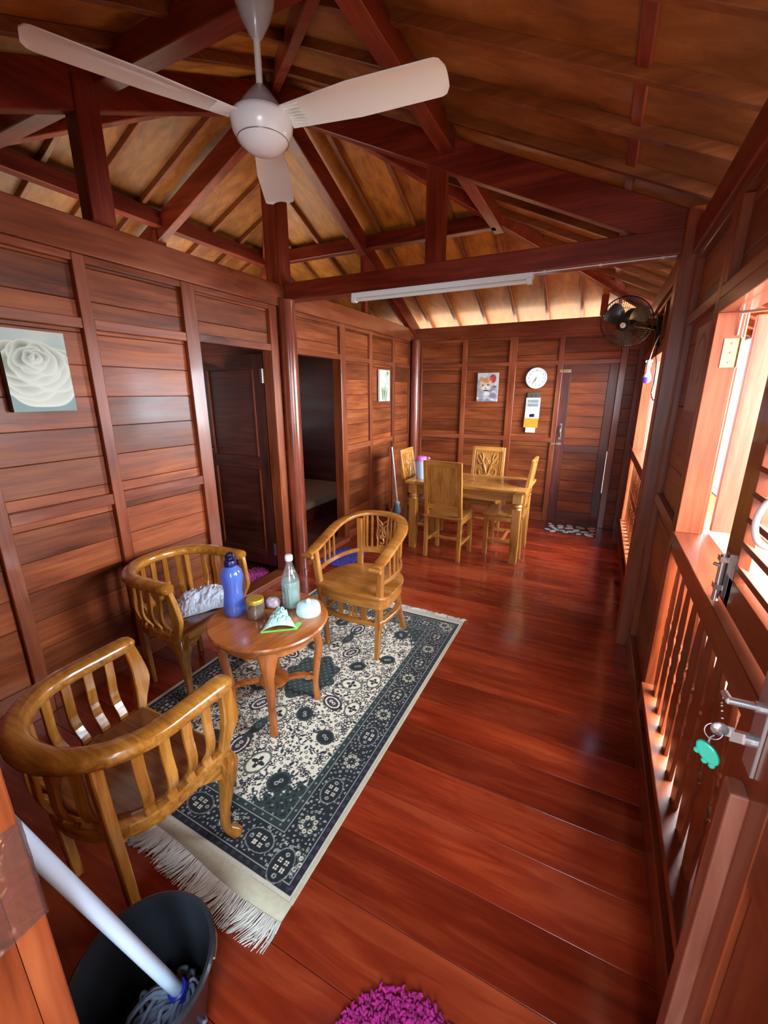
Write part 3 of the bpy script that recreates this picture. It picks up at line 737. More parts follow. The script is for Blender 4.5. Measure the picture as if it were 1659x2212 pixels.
def make_slat_chair(label, loc, rz):
    t = thing('barrel_armchair', label, 'armchair', loc, rz, 'brown slatted barrel armchairs')
    top = u_path(0.25, 0.20, 0.235, 0.0)
    zr = 0.685
    # rail: sweep, rounded ends
    m = MB(); path = [(x, y, zr) for x, y in top]
    path = [(path[0][0], path[0][1] + 0.022, zr - 0.006)] + [(path[0][0], path[0][1] + 0.012, zr - 0.002)] + path + [(path[-1][0], path[-1][1] + 0.012, zr - 0.002), (path[-1][0], path[-1][1] + 0.022, zr - 0.006)]
    sc = [0.6, 0.9] + [1.0] * len(top) + [0.9, 0.6]
    m.sweep(path, superell(0.036, 0.027, 14, 2.6), scale=sc)
    m.build('top_rail', M['brown_x'], t, sharp=50)
    # seat frame and seat
    low = u_path(0.235, 0.215, 0.205, 0.0)
    L = arc_param(low)
    poly = [(x, y) for x, y in low]
    m = MB(); m.prism([(x * 1.0, y) for x, y in poly] , 0.365, 0.412); m.build('seat_frame', M['brown_x'], t, bevel=0.006, seg=2)
    m = MB(); m.prism([(x * 0.90, y * 0.9 + 0.008) for x, y in poly], 0.40, 0.424); m.build('seat', M['seat_brown'], t, bevel=0.008, seg=2)
    Lt = arc_param(top); tot, lt = L[-1], Lt[-1]
    n = 15
    for k in range(1, n + 1):
        f = k / (n + 1)
        if k in (5, 11): continue
        pt, dt = at_len(top, Lt, f * lt); pb, db = at_len(low, L, 0.012 + f * (tot - 0.024))
        pb = [pb[0] * 0.965, pb[1] * 0.965]
        out = Vector((dt.y, -dt.x, 0)) * -1
        P = []
        for (q, off) in ((0, 0.0), (0.10, -0.010), (0.26, 0.010), (0.45, 0.014), (0.7, 0.002), (1.0, 0.0)):
            P.append(Vector((pb[0] + (pt[0] - pb[0]) * min(1, q * 1.25), pb[1] + (pt[1] - pb[1]) * min(1, q * 1.25), 0.408 + q * (zr - 0.428))) + out * off)
        P = smooth_path(P, 3)
        m = MB(); m.sweep(P, rect(0.0155, 0.006), up=[tuple(Vector((dt.y, -dt.x, 0)))] * len(P), smooth=False)
        m.build('back_slat', M['brown_z'], t, bevel=0.002)
    for sx in (-1, 1):
        # shaped arm post at the front
        P = smooth_path([(sx * 0.222, 0.20, 0.41), (sx * 0.226, 0.208, 0.45), (sx * 0.236, 0.225, 0.52), (sx * 0.242, 0.218, 0.60), (sx * 0.25, 0.205, 0.672)], 5)
        w = lerp_list([0.8, 1.0, 1.55, 1.2, 0.95], 5)
        m = MB(); m.sweep(P, rect(0.021, 0.013), up=(sx, 0.0, 0.0), scale=[(q, 1) for q in w], smooth=False); m.build('arm_post', M['brown_z'], t, bevel=0.004)
        # back leg runs from the floor to the rail
        m = MB(); m.beam((sx * 0.168, -0.135, 0.0), (sx * 0.172, -0.168, zr - 0.012), 0.026, 0.030, up=(0, 1, 0), w2=0.034, h2=0.034); m.build('leg', M['brown_z'], t, bevel=0.004)
        # cabriole front leg with scroll brackets
        P = smooth_path([(sx * 0.200, 0.188, 0.40), (sx * 0.214, 0.208, 0.335), (sx * 0.208, 0.200, 0.23), (sx * 0.196, 0.190, 0.12), (sx * 0.196, 0.190, 0.05), (sx * 0.212, 0.212, 0.012), (sx * 0.214, 0.214, 0.0)], 5)
        sc = lerp_list([1.35, 1.75, 1.15, 0.8, 0.74, 1.15, 0.95], 5)
        m = MB(); m.sweep(P, superell(0.021, 0.021, 10, 3), up=(1, 0, 0), scale=sc); m.build('leg', M['brown_z'], t, sharp=60)
        Mx = Matrix(((sx * -1, 0, 0, sx * 0.19), (0, 0, 1, 0.188), (0, 1, 0, 0.366), (0, 0, 0, 1)))
        m = MB(); m.prism([(0, 0.0), (0.115, 0.0), (0.085, -0.014), (0.045, -0.040), (0.0, -0.07)], 0.0, 0.026, Mx); m.build('bracket', M['brown_x'], t, bevel=0.003)
        Mx = Matrix(((0, 0, 1, sx * 0.212 - 0.011), (-1, 0, 0, 0.18), (0, 1, 0, 0.366), (0, 0, 0, 1)))
        m = MB(); m.prism([(0, 0.0), (0.115, 0.0), (0.085, -0.014), (0.045, -0.040), (0.0, -0.07)], 0.0, 0.026, Mx); m.build('bracket', M['brown_y'], t, bevel=0.003)
    m = MB(); m.beam((-0.165, -0.13, 0.355), (0.165, -0.13, 0.355), 0.02, 0.03); m.build('back_stretcher', M['brown_x'], t)
    return t
chairA = make_slat_chair('brown barrel armchair with curved slats, seen from behind in the near left', (-1.25, 0.615, 0.0), 0.0)
chairB = dup(chairA); chairB.location = (-1.975, 1.435, 0.0); chairB.rotation_euler.z = R(-88)
chairB['label'] = 'brown slatted barrel armchair against the left wall with white cloth on its seat'

def make_carved_chair(loc, rz):
    t = thing('carved_armchair', 'light teak curved armchair with carved back splat facing the round table', 'armchair', loc, rz)
    top = u_path(0.235, 0.20, 0.245, -0.02, yext=0.06)
    Lt = arc_param(top); lt = Lt[-1]
    def zrail(f): # f along the rail 0..1
        g = 1 - abs(2 * f - 1)
        return 0.655 + 0.155 * (math.sin(min(1, g * 1.12) * math.pi / 2) ** 1.35)
    path = []; ups = []
    for i, (x, y) in enumerate(top):
        f = Lt[i] / lt; path.append((x, y, zrail(f))); ups.append((0, 0, 1))
    m = MB(); n = len(path)
    sc = [(0.75 if i in (0, n - 1) else 1.0, 1) for i in range(n)]
    m.sweep(path, superell(0.036, 0.013, 12, 3.2), scale=sc); m.build('top_rail', M['teak_x'], t, sharp=45)
    for sx in (-1, 1):
        m = MB(); m.tube([(sx * 0.199, 0.265, 0.642), (sx * 0.271, 0.265, 0.642)], 0.014, 10); m.build('arm_scroll', M['teak_x'], t, sharp=50)
    seat = [(0.255, 0.195), (0.262, 0.05), (0.235, -0.10), (0.15, -0.20), (0, -0.235), (-0.15, -0.20), (-0.235, -0.10), (-0.262, 0.05), (-0.255, 0.195), (-0.12, 0.225), (0, 0.232), (0.12, 0.225)]
    sp = [tuple(v)[:2] for v in smooth_path([(x, y, 0) for x, y in seat + [seat[0]]], 4)][:-1]
    m = MB(); m.prism(sp, 0.425, 0.45); m.build('seat', M['teak_x'], t, bevel=0.008, seg=2)
    m = MB(); m.prism([(x * 0.96, y * 0.96) for x, y in sp], 0.365, 0.426); m.build('apron', M['teak_x'], t, bevel=0.004)
    ring = [(0.205, 0.17), (0.215, 0.0), (0.185, -0.13), (0.10, -0.20), (0, -0.215), (-0.10, -0.20), (-0.185, -0.13), (-0.215, 0.0), (-0.205, 0.17)]
    m = MB(); m.sweep(smooth_path([(x, y, 0.255) for x, y in ring], 5), rect(0.019, 0.012), smooth=False); m.build('stretcher', M['teak_x'], t, bevel=0.003)
    m = MB(); m.sweep(smooth_path([(-0.205, 0.17, 0.255), (0, 0.20, 0.255), (0.205, 0.17, 0.255)], 6), rect(0.019, 0.012), smooth=False); m.build('stretcher', M['teak_x'], t, bevel=0.003)
    for x, w in ((-0.055, 0.012), (-0.03, 0.012), (-0.005, 0.012), (0.06, 0.034), (-0.11, 0.034)):
        m = MB(); m.box((x - w / 2, 0.178, 0.262), (x + w / 2, 0.192, 0.37)); m.build('spindle', M['teak_z'], t, bevel=0.002)
    for sx in (-1, 1):
        m = MB(); m.beam((sx * 0.185, 0.165, 0.0), (sx * 0.205, 0.172, 0.27), 0.026, 0.026, up=(0, 1, 0), w2=0.038, h2=0.038)
        m.box((sx * 0.205 - 0.022, 0.15, 0.23), (sx * 0.205 + 0.022, 0.194, 0.28))
        m.beam((sx * 0.205, 0.172, 0.27), (sx * 0.232, 0.195, 0.655), 0.038, 0.040, up=(0, 1, 0), w2=0.034, h2=0.036); m.build('leg', M['teak_z'], t, bevel=0.004)
        m = MB(); m.sweep(smooth_path([(sx * 0.165, -0.255, 0.0), (sx * 0.15, -0.215, 0.15), (sx * 0.145, -0.19, 0.30), (sx * 0.142, -0.185, 0.44), (sx * 0.148, -0.20, 0.60), (sx * 0.155, -0.208, 0.77)], 4), rect(0.020, 0.013), up=(0, 1, 0), smooth=False)
        m.build('leg', M['teak_z'], t, bevel=0.004)
        # lower arm rail with three spindles
        P = smooth_path([(sx * 0.222, 0.185, 0.525), (sx * 0.238, 0.04, 0.532), (sx * 0.215, -0.10, 0.54), (sx * 0.15, -0.195, 0.55)], 6)
        m = MB(); m.sweep(P, rect(0.009, 0.013), smooth=False); m.build('side_rail', M['teak_y'], t, bevel=0.002)
        for k, f in enumerate((0.26, 0.36, 0.46)):
            p = P[int(f * (len(P) - 1))]
            j = min(range(len(top)), key=lambda i: (top[i][0] - p.x) ** 2 + (top[i][1] - p.y) ** 2)
            m = MB(); m.beam((p.x, p.y, p.z), (top[j][0] * 0.5 + p.x * 0.5, p.y, zrail(Lt[j] / lt) - 0.008), 0.010, 0.010, up=(0, 1, 0)); m.build('spindle', M['teak_z'], t)
    P = smooth_path([(0.15, -0.195, 0.555), (0.0, -0.238, 0.555), (-0.15, -0.195, 0.555)], 8)
    m = MB(); m.sweep(P, rect(0.009, 0.020), smooth=False); m.build('back_rail', M['teak_x'], t, bevel=0.002)
    for x in (-0.118, -0.10, -0.068, 0.068, 0.10, 0.118):
        y0 = -0.240 + 0.9 * abs(x) ** 1.55 * 1.1; w = 0.011
        m = MB(); m.beam((x, y0 + 0.004, 0.565), (x * 1.07, y0 - 0.016, 0.802), w, 0.012, up=(0, 1, 0)); m.build('spindle', M['teak_z'], t)
    # carved pierced splat
    m = MB()
    for sx in (-1, 1):
        m.tube(smooth_path([(sx * 0.036, -0.240, 0.57), (sx * 0.034, -0.243, 0.62), (sx * 0.042, -0.247, 0.66), (sx * 0.036, -0.251, 0.72), (sx * 0.044, -0.257, 0.80)], 4), 0.0075, 6)
        m.tube(smooth_path([(sx * 0.034, -0.246, 0.66), (sx * 0.010, -0.250, 0.70), (sx * 0.030, -0.252, 0.735), (sx * 0.036, -0.252, 0.70), (sx * 0.020, -0.250, 0.695)], 4), 0.0055, 6)
        m.tube(smooth_path([(sx * 0.036, -0.254, 0.765), (sx * 0.012, -0.252, 0.75), (0.0, -0.250, 0.715), (sx * 0.004, -0.246, 0.66), (sx * 0.02, -0.244, 0.645)], 4), 0.0055, 6)
    m.tube(smooth_path([(0.016, -0.243, 0.605), (-0.004, -0.243, 0.60), (-0.012, -0.243, 0.62), (0.0, -0.244, 0.642), (0.016, -0.244, 0.637)], 4), 0.006, 6)
    m.box((-0.038, -0.248, 0.575), (0.038, -0.238, 0.588)); m.box((-0.038, -0.250, 0.65), (0.038, -0.241, 0.66))
    m.lathe([(0.0, 0.0), (0.014, 0.002), (0.016, 0.008), (0.0, 0.012)], 12, (0, -0.246, 0.715), (0, 1, 0))
    tag(m.build('carved_splat', M['teak_z'], t), 'pierced carved back splat')
    return t
make_carved_chair((-1.235, 2.185, 0.0045), R(180 - 2))

# ---------------------------------------------------------------- round table
TX, TY, TZ = -1.36, 1.435, 0.52
tb = thing('round_table', 'small round teak table with curved legs standing on the patterned rug', 'table', (TX, TY, 0.0045), R(-7))
m = MB(); m.lathe([(0.0, 0.487), (0.255, 0.487), (0.262, 0.478), (0.277, 0.480), (0.283, 0.492), (0.290, 0.497), (0.293, 0.507), (0.288, 0.514), (0.27, 0.516), (0.0, 0.516)], 56)
m.build('tabletop', M['honey_y'], tb, sharp=30)
m = MB(); m.lathe([(0.225, 0.487), (0.235, 0.487), (0.235, 0.43), (0.225, 0.43), (0.225, 0.487)], 48); m.build('apron', M['honey_x'], tb, sharp=30)
for k in range(4):
    a = R(45 + 90 * k); c, s_ = math.cos(a), math.sin(a)
    P = smooth_path([(c * 0.212, s_ * 0.212, 0.485), (c * 0.222, s_ * 0.222, 0.42), (c * 0.238, s_ * 0.238, 0.33), (c * 0.222, s_ * 0.222, 0.20), (c * 0.212, s_ * 0.212, 0.10), (c * 0.216, s_ * 0.216, 0.03), (c * 0.220, s_ * 0.220, 0.0)], 5)
    w = lerp_list([2.9, 2.2, 1.15, 0.95, 0.85, 0.9, 1.0], 5); d = lerp_list([1.0, 1.1, 1.15, 0.95, 0.85, 0.9, 1.0], 5)
    m = MB(); m.sweep(P, superell(0.021, 0.019, 12, 3.2), up=(c, s_, 0), scale=[(p, q) for p, q in zip(w, d)]); m.build('leg', M['honey_z'], tb, sharp=55)
    m = MB(); m.sweep(smooth_path([(c * 0.06, s_ * 0.06, 0.148), (c * 0.13, s_ * 0.13, 0.155), (c * 0.208, s_ * 0.208, 0.138)], 5), rect(0.017, 0.010), smooth=False); m.build('stretcher', M['honey_x'], tb, bevel=0.003)
m = MB(); m.lathe([(0.0, 0.142), (0.07, 0.142), (0.078, 0.150), (0.078, 0.158), (0.07, 0.163), (0.0, 0.163)], 28); m.build('lower_disc', M['honey_x'], tb, sharp=35)

# ---------------------------------------------------------------- dining set
def make_dining_chair(label, loc, rz):
    t = thing('dining_chair', label, 'chair', loc, rz, 'teak dining chairs with tall carved backs')
    w, dp = 0.178, 0.185
    for sx in (-1, 1):
        m = MB(); m.box((sx * w - 0.02, dp - 0.04, 0), (sx * w + 0.02, dp, 0.42)); m.build('leg', M['teak_z'], t, bevel=0.003)
        m = MB(); m.beam((sx * (w - 0.005), -dp + 0.015, 0.0), (sx * (w - 0.005), -dp + 0.03, 0.44), 0.036, 0.042, up=(0, 1, 0)); m.beam((sx * (w - 0.005), -dp + 0.03, 0.44), (sx * (w - 0.005), -dp - 0.045, 0.985), 0.036, 0.042, up=(0, 1, 0), h2=0.026); m.build('leg', M['teak_z'], t, bevel=0.003)
        m = MB(); m.box((sx * w - 0.009, -dp + 0.03, 0.15), (sx * w + 0.009, dp - 0.03, 0.18)); m.build('side_stretcher', M['teak_y'], t, bevel=0.002)
        m = MB(); m.box((sx * w - 0.014, -dp + 0.03, 0.37), (sx * w + 0.014, dp - 0.03, 0.42)); m.build('side_apron', M['teak_y'], t, bevel=0.002)
    m = MB(); m.box((-w, -0.012, 0.152), (w, 0.012, 0.178)); m.build('cross_stretcher', M['teak_x'], t, bevel=0.002)
    m = MB(); m.box((-w, dp - 0.034, 0.37), (w, dp - 0.008, 0.42)); m.build('front_apron', M['teak_x'], t, bevel=0.002)
    m = MB(); m.box((-w - 0.022, -dp - 0.005, 0.42), (w + 0.022, dp + 0.012, 0.444)); m.build('seat', M['teak_x'], t, bevel=0.006, seg=2)
    rot = Matrix.Rotation(math.atan(0.075 / 0.56), 3, 'X')
    pv = (0, -dp + 0.03, 0.44)
    def bk(a, c): m = MB(); m.box(a, c, 0.5, rot, pv); return m
    yy = -dp + 0.03
    bk((-w + 0.012, yy - 0.013, 0.94), (w - 0.012, yy + 0.013, 0.992)).build('crest_rail', M['teak_x'], t, bevel=0.003)
    bk((-w + 0.012, yy - 0.013, 0.505), (w - 0.012, yy + 0.013, 0.555)).build('lower_rail', M['teak_x'], t, bevel=0.003)
    pn = bk((-w + 0.012, yy - 0.007, 0.55), (w - 0.012, yy + 0.006, 0.955)).build('back_panel', M['teak_z'], t)
    fr = bk((-0.125, yy - 0.012, 0.585), (0.125, yy - 0.003, 0.92)); fr.build('raised_field', M['teak_z'], pn, bevel=0.004)
    # floral carving on the front of the panel
    m = MB()
    def P3(x, z, o=0.010): return pv_rot((x, yy + o, z))
    def pv_rot(v): c = Vector(pv); return c + rot @ (Vector(v) - c)
    for sx in (-1, 1):
        for k, (x1, z1) in enumerate(((0.11, 0.90), (0.125, 0.84), (0.075, 0.92))):
            m.tube(smooth_path([P3(sx * 0.012, 0.68), P3(sx * (0.03 + 0.012 * k), 0.76 + 0.02 * k), P3(sx * x1 * 0.75, z1 - 0.05), P3(sx * x1, z1)], 4), [0.008] * 4 + [0.009] * 4 + [0.007] * 4 + [0.003], 6)
        m.tube(smooth_path([P3(sx * 0.02, 0.62), P3(sx * 0.07, 0.64), P3(sx * 0.10, 0.70), P3(sx * 0.085, 0.735), P3(sx * 0.065, 0.71)], 4), 0.007, 6)
        for z in (0.60, 0.93): m.tube([P3(sx * 0.0, z), P3(sx * 0.135, z)], 0.004, 5)
        m.tube([P3(sx * 0.14, 0.60), P3(sx * 0.14, 0.93)], 0.004, 5)
    for z, r_ in ((0.665, 0.026), (0.82, 0.034)):
        c = P3(0, z, 0.006)
        m.lathe([(0.0, 0.0), (r_, 0.0), (r_, 0.006), (r_ * 0.7, 0.010), (r_ * 0.5, 0.006), (r_ * 0.3, 0.012), (0, 0.014)], 14, c, rot @ Vector((0, 1, 0)))
        for k in range(6):
            a = k * math.pi / 3
            m.sphere(tuple(P3(math.cos(a) * r_ * 1.15, z + math.sin(a) * r_ * 1.15, 0.008)), 0.011, 8, 5, (1, 0.5, 1))
    tag(m.build('carving', M['teak_z'], pn, sharp=60), 'carved flower and scroll relief')
    return t
c1 = make_dining_chair('dining chair with its plain back to the camera at the near table side', (-1.245, 3.955, 0), R(-2))
def mk(loc, rz, label):
    c = dup(c1); c.location = loc; c.rotation_euler.z = rz; c['label'] = label; return c
c2 = mk((-1.12, 4.80, 0), R(180), 'dining chair facing the camera on the far table side, below the kitten picture')
c3 = mk((-1.715, 4.47, 0), R(-88), 'dining chair at the left table end in front of the broom')
c4 = mk((-0.735, 4.29, 0), R(91), 'dining chair seen from its side at the right table end')

dt = thing('dining_table', 'rectangular teak dining table with turned legs at the far end', 'table', (-1.115, 4.26, 0))
hw, hd, zt = 0.60, 0.345, 0.73
q = random.Random(5); m = MB()
n = 4
for k in range(n): m.box((-hw + 0.10, -hd + 2 * hd * k / n + 0.0008, zt - 0.028), (hw - 0.10, -hd + 2 * hd * (k + 1) / n - 0.0008, zt), q.random())
m.box((-hw, -hd, zt - 0.028), (-hw + 0.099, hd, zt), q.random()); m.box((hw - 0.099, -hd, zt - 0.028), (hw, hd, zt), q.random())
m.build('tabletop', M['teak_x'], dt, bevel=0.003)
for a, c in (((-hw + 0.06, -hd + 0.035, zt - 0.11), (hw - 0.06, -hd + 0.06, zt - 0.028)), ((-hw + 0.06, hd - 0.06, zt - 0.11), (hw - 0.06, hd - 0.035, zt - 0.028)), ((-hw + 0.045, -hd + 0.06, zt - 0.11), (-hw + 0.07, hd - 0.06, zt - 0.028)), ((hw - 0.07, -hd + 0.06, zt - 0.11), (hw - 0.045, hd - 0.06, zt - 0.028))):
    m = MB(); m.box(a, c, q.random()); m.build('apron', M['teak_x'], dt, bevel=0.002)
for sx in (-1, 1):
    for sy in (-1, 1):
        cx_, cy_ = sx * (hw - 0.075), sy * (hd - 0.065); m = MB()
        m.box((cx_ - 0.042, cy_ - 0.042, 0.60), (cx_ + 0.042, cy_ + 0.042, zt - 0.028))
        m.lathe([(0.040, 0.54), (0.045, 0.545), (0.036, 0.555), (0.047, 0.57), (0.047, 0.58), (0.037, 0.59), (0.04, 0.60)], 16, (cx_, cy_, 0))
        m.beam((cx_, cy_, 0), (cx_, cy_, 0.545), 0.072, 0.072, up=(0, 1, 0), w2=0.08, h2=0.08)
        m.build('leg', M['teak_z'], dt, bevel=0.003)
# ---------------------------------------------------------------- rug with woven pattern
def rug():
    RX0, RX1, RY0, RY1 = -1.97, -0.70, 0.745, 2.665
    w, l = RX1 - RX0, RY1 - RY0
    nx, ny = 424, 641
    u = np.linspace(0, w, nx); v = np.linspace(0, l, ny)
    U, V = np.meshgrid(u, v)
    cream = np.array(srgb(238, 232, 212)[:3]); navy = np.array(srgb(18, 26, 34)[:3]); green = np.array(srgb(38, 58, 56)[:3])
    grey = np.array(srgb(172, 178, 172)[:3]); olive = np.array(srgb(92, 104, 92)[:3]); plum = np.array(srgb(58, 44, 72)[:3]); sel = np.array(srgb(214, 208, 192)[:3])
    C = np.zeros((ny, nx, 3)); C[:] = navy
    q = np.random.RandomState(4)
    ed = np.minimum(np.minimum(U, w - U), np.minimum(V, l - V))
    B = 0.205
    field = ed > B
    C[field] = cream
    def ell(cx, cy, a, b_, col, rot=0.0, ring=None, mask=None):
        x0, x1 = np.searchsorted(u, [cx - max(a, b_) * 1.3, cx + max(a, b_) * 1.3]); y0, y1 = np.searchsorted(v, [cy - max(a, b_) * 1.3, cy + max(a, b_) * 1.3])
        if x1 <= x0 or y1 <= y0: return
        X = U[y0:y1, x0:x1] - cx; Y = V[y0:y1, x0:x1] - cy
        c_, s_ = math.cos(rot), math.sin(rot)
        d = np.hypot((X * c_ + Y * s_) / a, (-X * s_ + Y * c_) / b_)
        k = (d < 1) if ring is None else ((d < 1) & (d > ring))
        if mask is not None: k &= mask[y0:y1, x0:x1]
        C[y0:y1, x0:x1][k] = col
    def flower(cx, cy, r_, col, n, mask, dot=None, ph=0.0):
        y0, y1 = np.searchsorted(v, [cy - r_ * 1.4, cy + r_ * 1.4]); x0, x1 = np.searchsorted(u, [cx - r_ * 1.4, cx + r_ * 1.4])
        if x1 <= x0 or y1 <= y0: return
        X = U[y0:y1, x0:x1] - cx; Y = V[y0:y1, x0:x1] - cy
        d = np.hypot(X, Y); a = np.arctan2(Y, X)
        k = (d < r_ * (0.78 + 0.3 * np.cos(n * a + ph))) & mask[y0:y1, x0:x1]
        C[y0:y1, x0:x1][k] = col
        if dot is not None: C[y0:y1, x0:x1][(d < r_ * 0.3) & mask[y0:y1, x0:x1]] = dot
    # scattered sprigs, mirrored about both axes
    cx0, cy0 = w / 2, l / 2
    spots = []
    for i in range(4200):
        if len(spots) > 560: break
        a, b_ = q.uniform(0, cx0 - B), q.uniform(0, cy0 - B)
        if all((a - p[0]) ** 2 + (b_ - p[1]) ** 2 > 0.0195 ** 2 for p in spots): spots.append((a, b_))
    for (a, b_) in spots:
        kind = q.randint(0, 6); r_ = q.uniform(0.0085, 0.016); n = q.randint(4, 7); ph = q.uniform(0, 6); rt = q.uniform(0, 3)
        col = (navy, green * 0.7, plum * 0.8, navy, green, navy)[kind]
        for sx in (-1, 1):
            for sy in (-1, 1):
                x, y_ = cx0 + sx * a, cy0 + sy * b_
                if kind in (0, 2, 3): flower(x, y_, r_, col, n, field, cream * 0.8 if r_ > 0.010 else None, ph)
                elif kind == 1: ell(x, y_, r_, r_ * 0.5, col, rt * sx * sy, mask=field)
                else: ell(x, y_, r_ * 0.8, r_ * 0.8, col, ring=0.5, mask=field)
    # thin vine curls
    for i in range(150):
        a, b_ = q.uniform(0, cx0 - B), q.uniform(0, cy0 - B); rr = q.uniform(0.014, 0.026); t0 = q.uniform(0, 6)
        for tt in np.linspace(t0, t0 + 2.4, 16):
            for sx in (-1, 1):
                for sy in (-1, 1): ell(cx0 + sx * (a + rr * math.cos(tt)), cy0 + sy * (b_ + rr * math.sin(tt)), 0.0026, 0.0026, plum, mask=field)
    def medallion(x, y_, rot, kind, s=1.0):
        if kind == 0:
            ell(x, y_, 0.052 * s, 0.036 * s, olive, rot); ell(x, y_, 0.043 * s, 0.029 * s, cream, rot); flower(x, y_, 0.024 * s, navy, 4, field, green); 
            for dx in (-0.008, 0.008): ell(x + dx * math.cos(rot), y_ + dx * math.sin(rot), 0.004, 0.004, cream)
        elif kind == 1:
            ell(x, y_, 0.040 * s, 0.036 * s, green, rot); ell(x, y_, 0.032 * s, 0.028 * s, navy, rot)
            for dx in (-0.010, 0.010): ell(x + dx * math.cos(rot), y_ + dx * math.sin(rot), 0.010, 0.009, grey, rot, 0.55)
        else:
            ell(x, y_, 0.052 * s, 0.034 * s, navy, rot); ell(x, y_, 0.041 * s, 0.026 * s, cream, rot); ell(x, y_, 0.034 * s, 0.020 * s, plum, rot)
            for dx in (-0.012, 0.012): ell(x + dx * math.cos(rot), y_ + dx * math.sin(rot), 0.011, 0.009, cream, rot, 0.5)
    # central star
    X, Y = U - cx0, V - cy0
    d = np.hypot(X / 0.15, Y / 0.19); a = np.arctan2(Y, X)
    C[(d < 1 + 0.1 * np.cos(8 * a)) & field] = green
    C[(np.abs(d - 0.8) < 0.05) & field] = navy
    wob = np.sin(U * 150) * np.sin(V * 140)
    C[(d < 0.95) & (wob > 0.45) & field] = olive * 0.8
    ell(cx0, cy0, 0.05, 0.06, navy); ell(cx0, cy0, 0.03, 0.04, grey, 0, 0.6)
    for k in range(12):
        t = 2 * math.pi * k / 12 + 0.13
        medallion(cx0 + 0.26 * math.cos(t), cy0 + 0.33 * math.sin(t), t, k % 3, 1.25)
    for sy in (-1, 1):
        for k in range(-2, 3): medallion(cx0 + k * 0.15, cy0 + sy * (0.56 + 0.035 * abs(k)), math.pi / 2 + 0.25 * k * sy, (k + 2) % 3, 1.35)
        for sx in (-1, 1): medallion(cx0 + sx * 0.34, cy0 + sy * 0.34, 0.5 * sx * sy, 1, 1.2); medallion(cx0 + sx * 0.36, cy0 + sy * 0.12, 1.57, 0, 1.1)
        ell(cx0, cy0 + sy * 0.43, 0.028, 0.055, green); ell(cx0, cy0 + sy * 0.43, 0.012, 0.02, olive, 0, 0.5); flower(cx0, cy0 + sy * 0.50, 0.03, green, 3, field)
    # corner brackets
    for sx in (-1, 1):
        for sy in (-1, 1):
            xx = (cx0 - B) - sx * X; yy = (cy0 - B) - sy * Y
            k = field & ((xx + yy * 0.9) < 0.185 + 0.024 * np.sin((xx - yy) * 95)) & (xx >= 0) & (yy >= 0)
            C[k] = green
            C[k & (np.sin(xx * 150 + 2 * np.sin(yy * 60)) * np.sin(yy * 150 + 2 * np.sin(xx * 60)) > 0.25)] = navy
            C[k & (np.sin(xx * 120 + 1) * np.sin(yy * 120 + 1) > 0.86)] = grey * 0.7
    # border bands
    def band(e0, e1, col): C[(ed > e0) & (ed < e1)] = col
    band(B - 0.028, B, green * 0.8); band(B - 0.031, B - 0.028, grey); band(B - 0.002, B + 0.001, grey * 0.8)
    band(0.043, 0.046, grey); band(0.0, 0.02, sel)
    along_x = np.minimum(V, l - V) < np.minimum(U, w - U)
    pos = np.where(along_x, U - cx0, V - cy0)
    # narrow outer band dashes
    k = (ed > 0.024) & (ed < 0.041); cyc = (pos % 0.036) / 0.036
    C[k & (np.hypot((cyc - 0.5) * 0.036, ed - 0.0325) < 0.0065) & (np.hypot((cyc - 0.5) * 0.036, ed - 0.0325) > 0.0035)] = plum * 1.8
    k = (ed > B - 0.026) & (ed < B - 0.004); cyc = (pos % 0.045) / 0.045
    C[k & (np.abs((cyc - 0.5) * 0.045) + np.abs(ed - B + 0.015) < 0.006)] = grey * 0.6
    # main band: sprinkled white florets, cartouches with four white squares, rosettes
    q2 = np.random.RandomState(9); mid = 0.110; main = (ed > 0.048) & (ed < B - 0.033)
    def on_border(side, p, e):
        return {0: (cx0 + p, e), 1: (cx0 + p, l - e), 2: (e, cy0 + p), 3: (w - e, cy0 + p)}[side]
    for side in range(4):
        half = (cx0 if side < 2 else cy0)
        pts = []
        for i in range(3000):
            p, e = q2.uniform(-half + 0.05, half - 0.05), q2.uniform(0.054, B - 0.038)
            if all((p - a_) ** 2 + (e - b2) ** 2 > 0.0145 ** 2 for a_, b2 in pts): pts.append((p, e))
        for p, e in pts:
            x, y_ = on_border(side, p, e); r_ = q2.uniform(0.0035, 0.0068); z = q2.randint(0, 3)
            if z == 0: ell(x, y_, r_, r_, grey, 0, 0.45, main)
            elif z == 1: flower(x, y_, r_, grey * 1.1, 5, main)
            else: ell(x, y_, r_, r_ * 0.5, grey * 0.8, q2.uniform(0, 3), None, main)
        nrep = int(round(2 * half / 0.165)); step = 2 * half / nrep
        for i in range(nrep):
            p = -half + step * (i + 0.5)
            if abs(p) > half - 0.06: continue
            rot = 0 if side < 2 else math.pi / 2
            x, y_ = on_border(side, p, mid)
            if i % 2 == 0:
                ell(x, y_, 0.062, 0.043, grey * 0.7, rot, 0.93); ell(x, y_, 0.058, 0.040, navy, rot)
                for dx in (-0.013, 0.013):
                    for dy in (-0.013, 0.013):
                        for ex in (-0.0045, 0.0045):
                            for ey in (-0.0045, 0.0045): ell(x + dx + ex, y_ + dy + ey, 0.0036, 0.0036, cream)
                for dx in (-0.038, 0.038): xx, y2 = on_border(side, p + dx, mid); ell(xx, y2, 0.008, 0.008, grey, 0, 0.5)
            else:
                flower(x, y_, 0.044, olive * 0.5, 8, main)
                for k in range(8):
                    t = k * math.pi / 4; ell(x + 0.028 * math.cos(t), y_ + 0.028 * math.sin(t), 0.0085, 0.0085, cream * 0.85, 0, 0.45)
                ell(x, y_, 0.014, 0.014, navy); ell(x, y_, 0.004, 0.004, grey)
    C *= (0.92 + 0.16 * q.rand(ny, nx, 1))
    Z = 0.0035 + 0.0006 * q.rand(ny, nx)
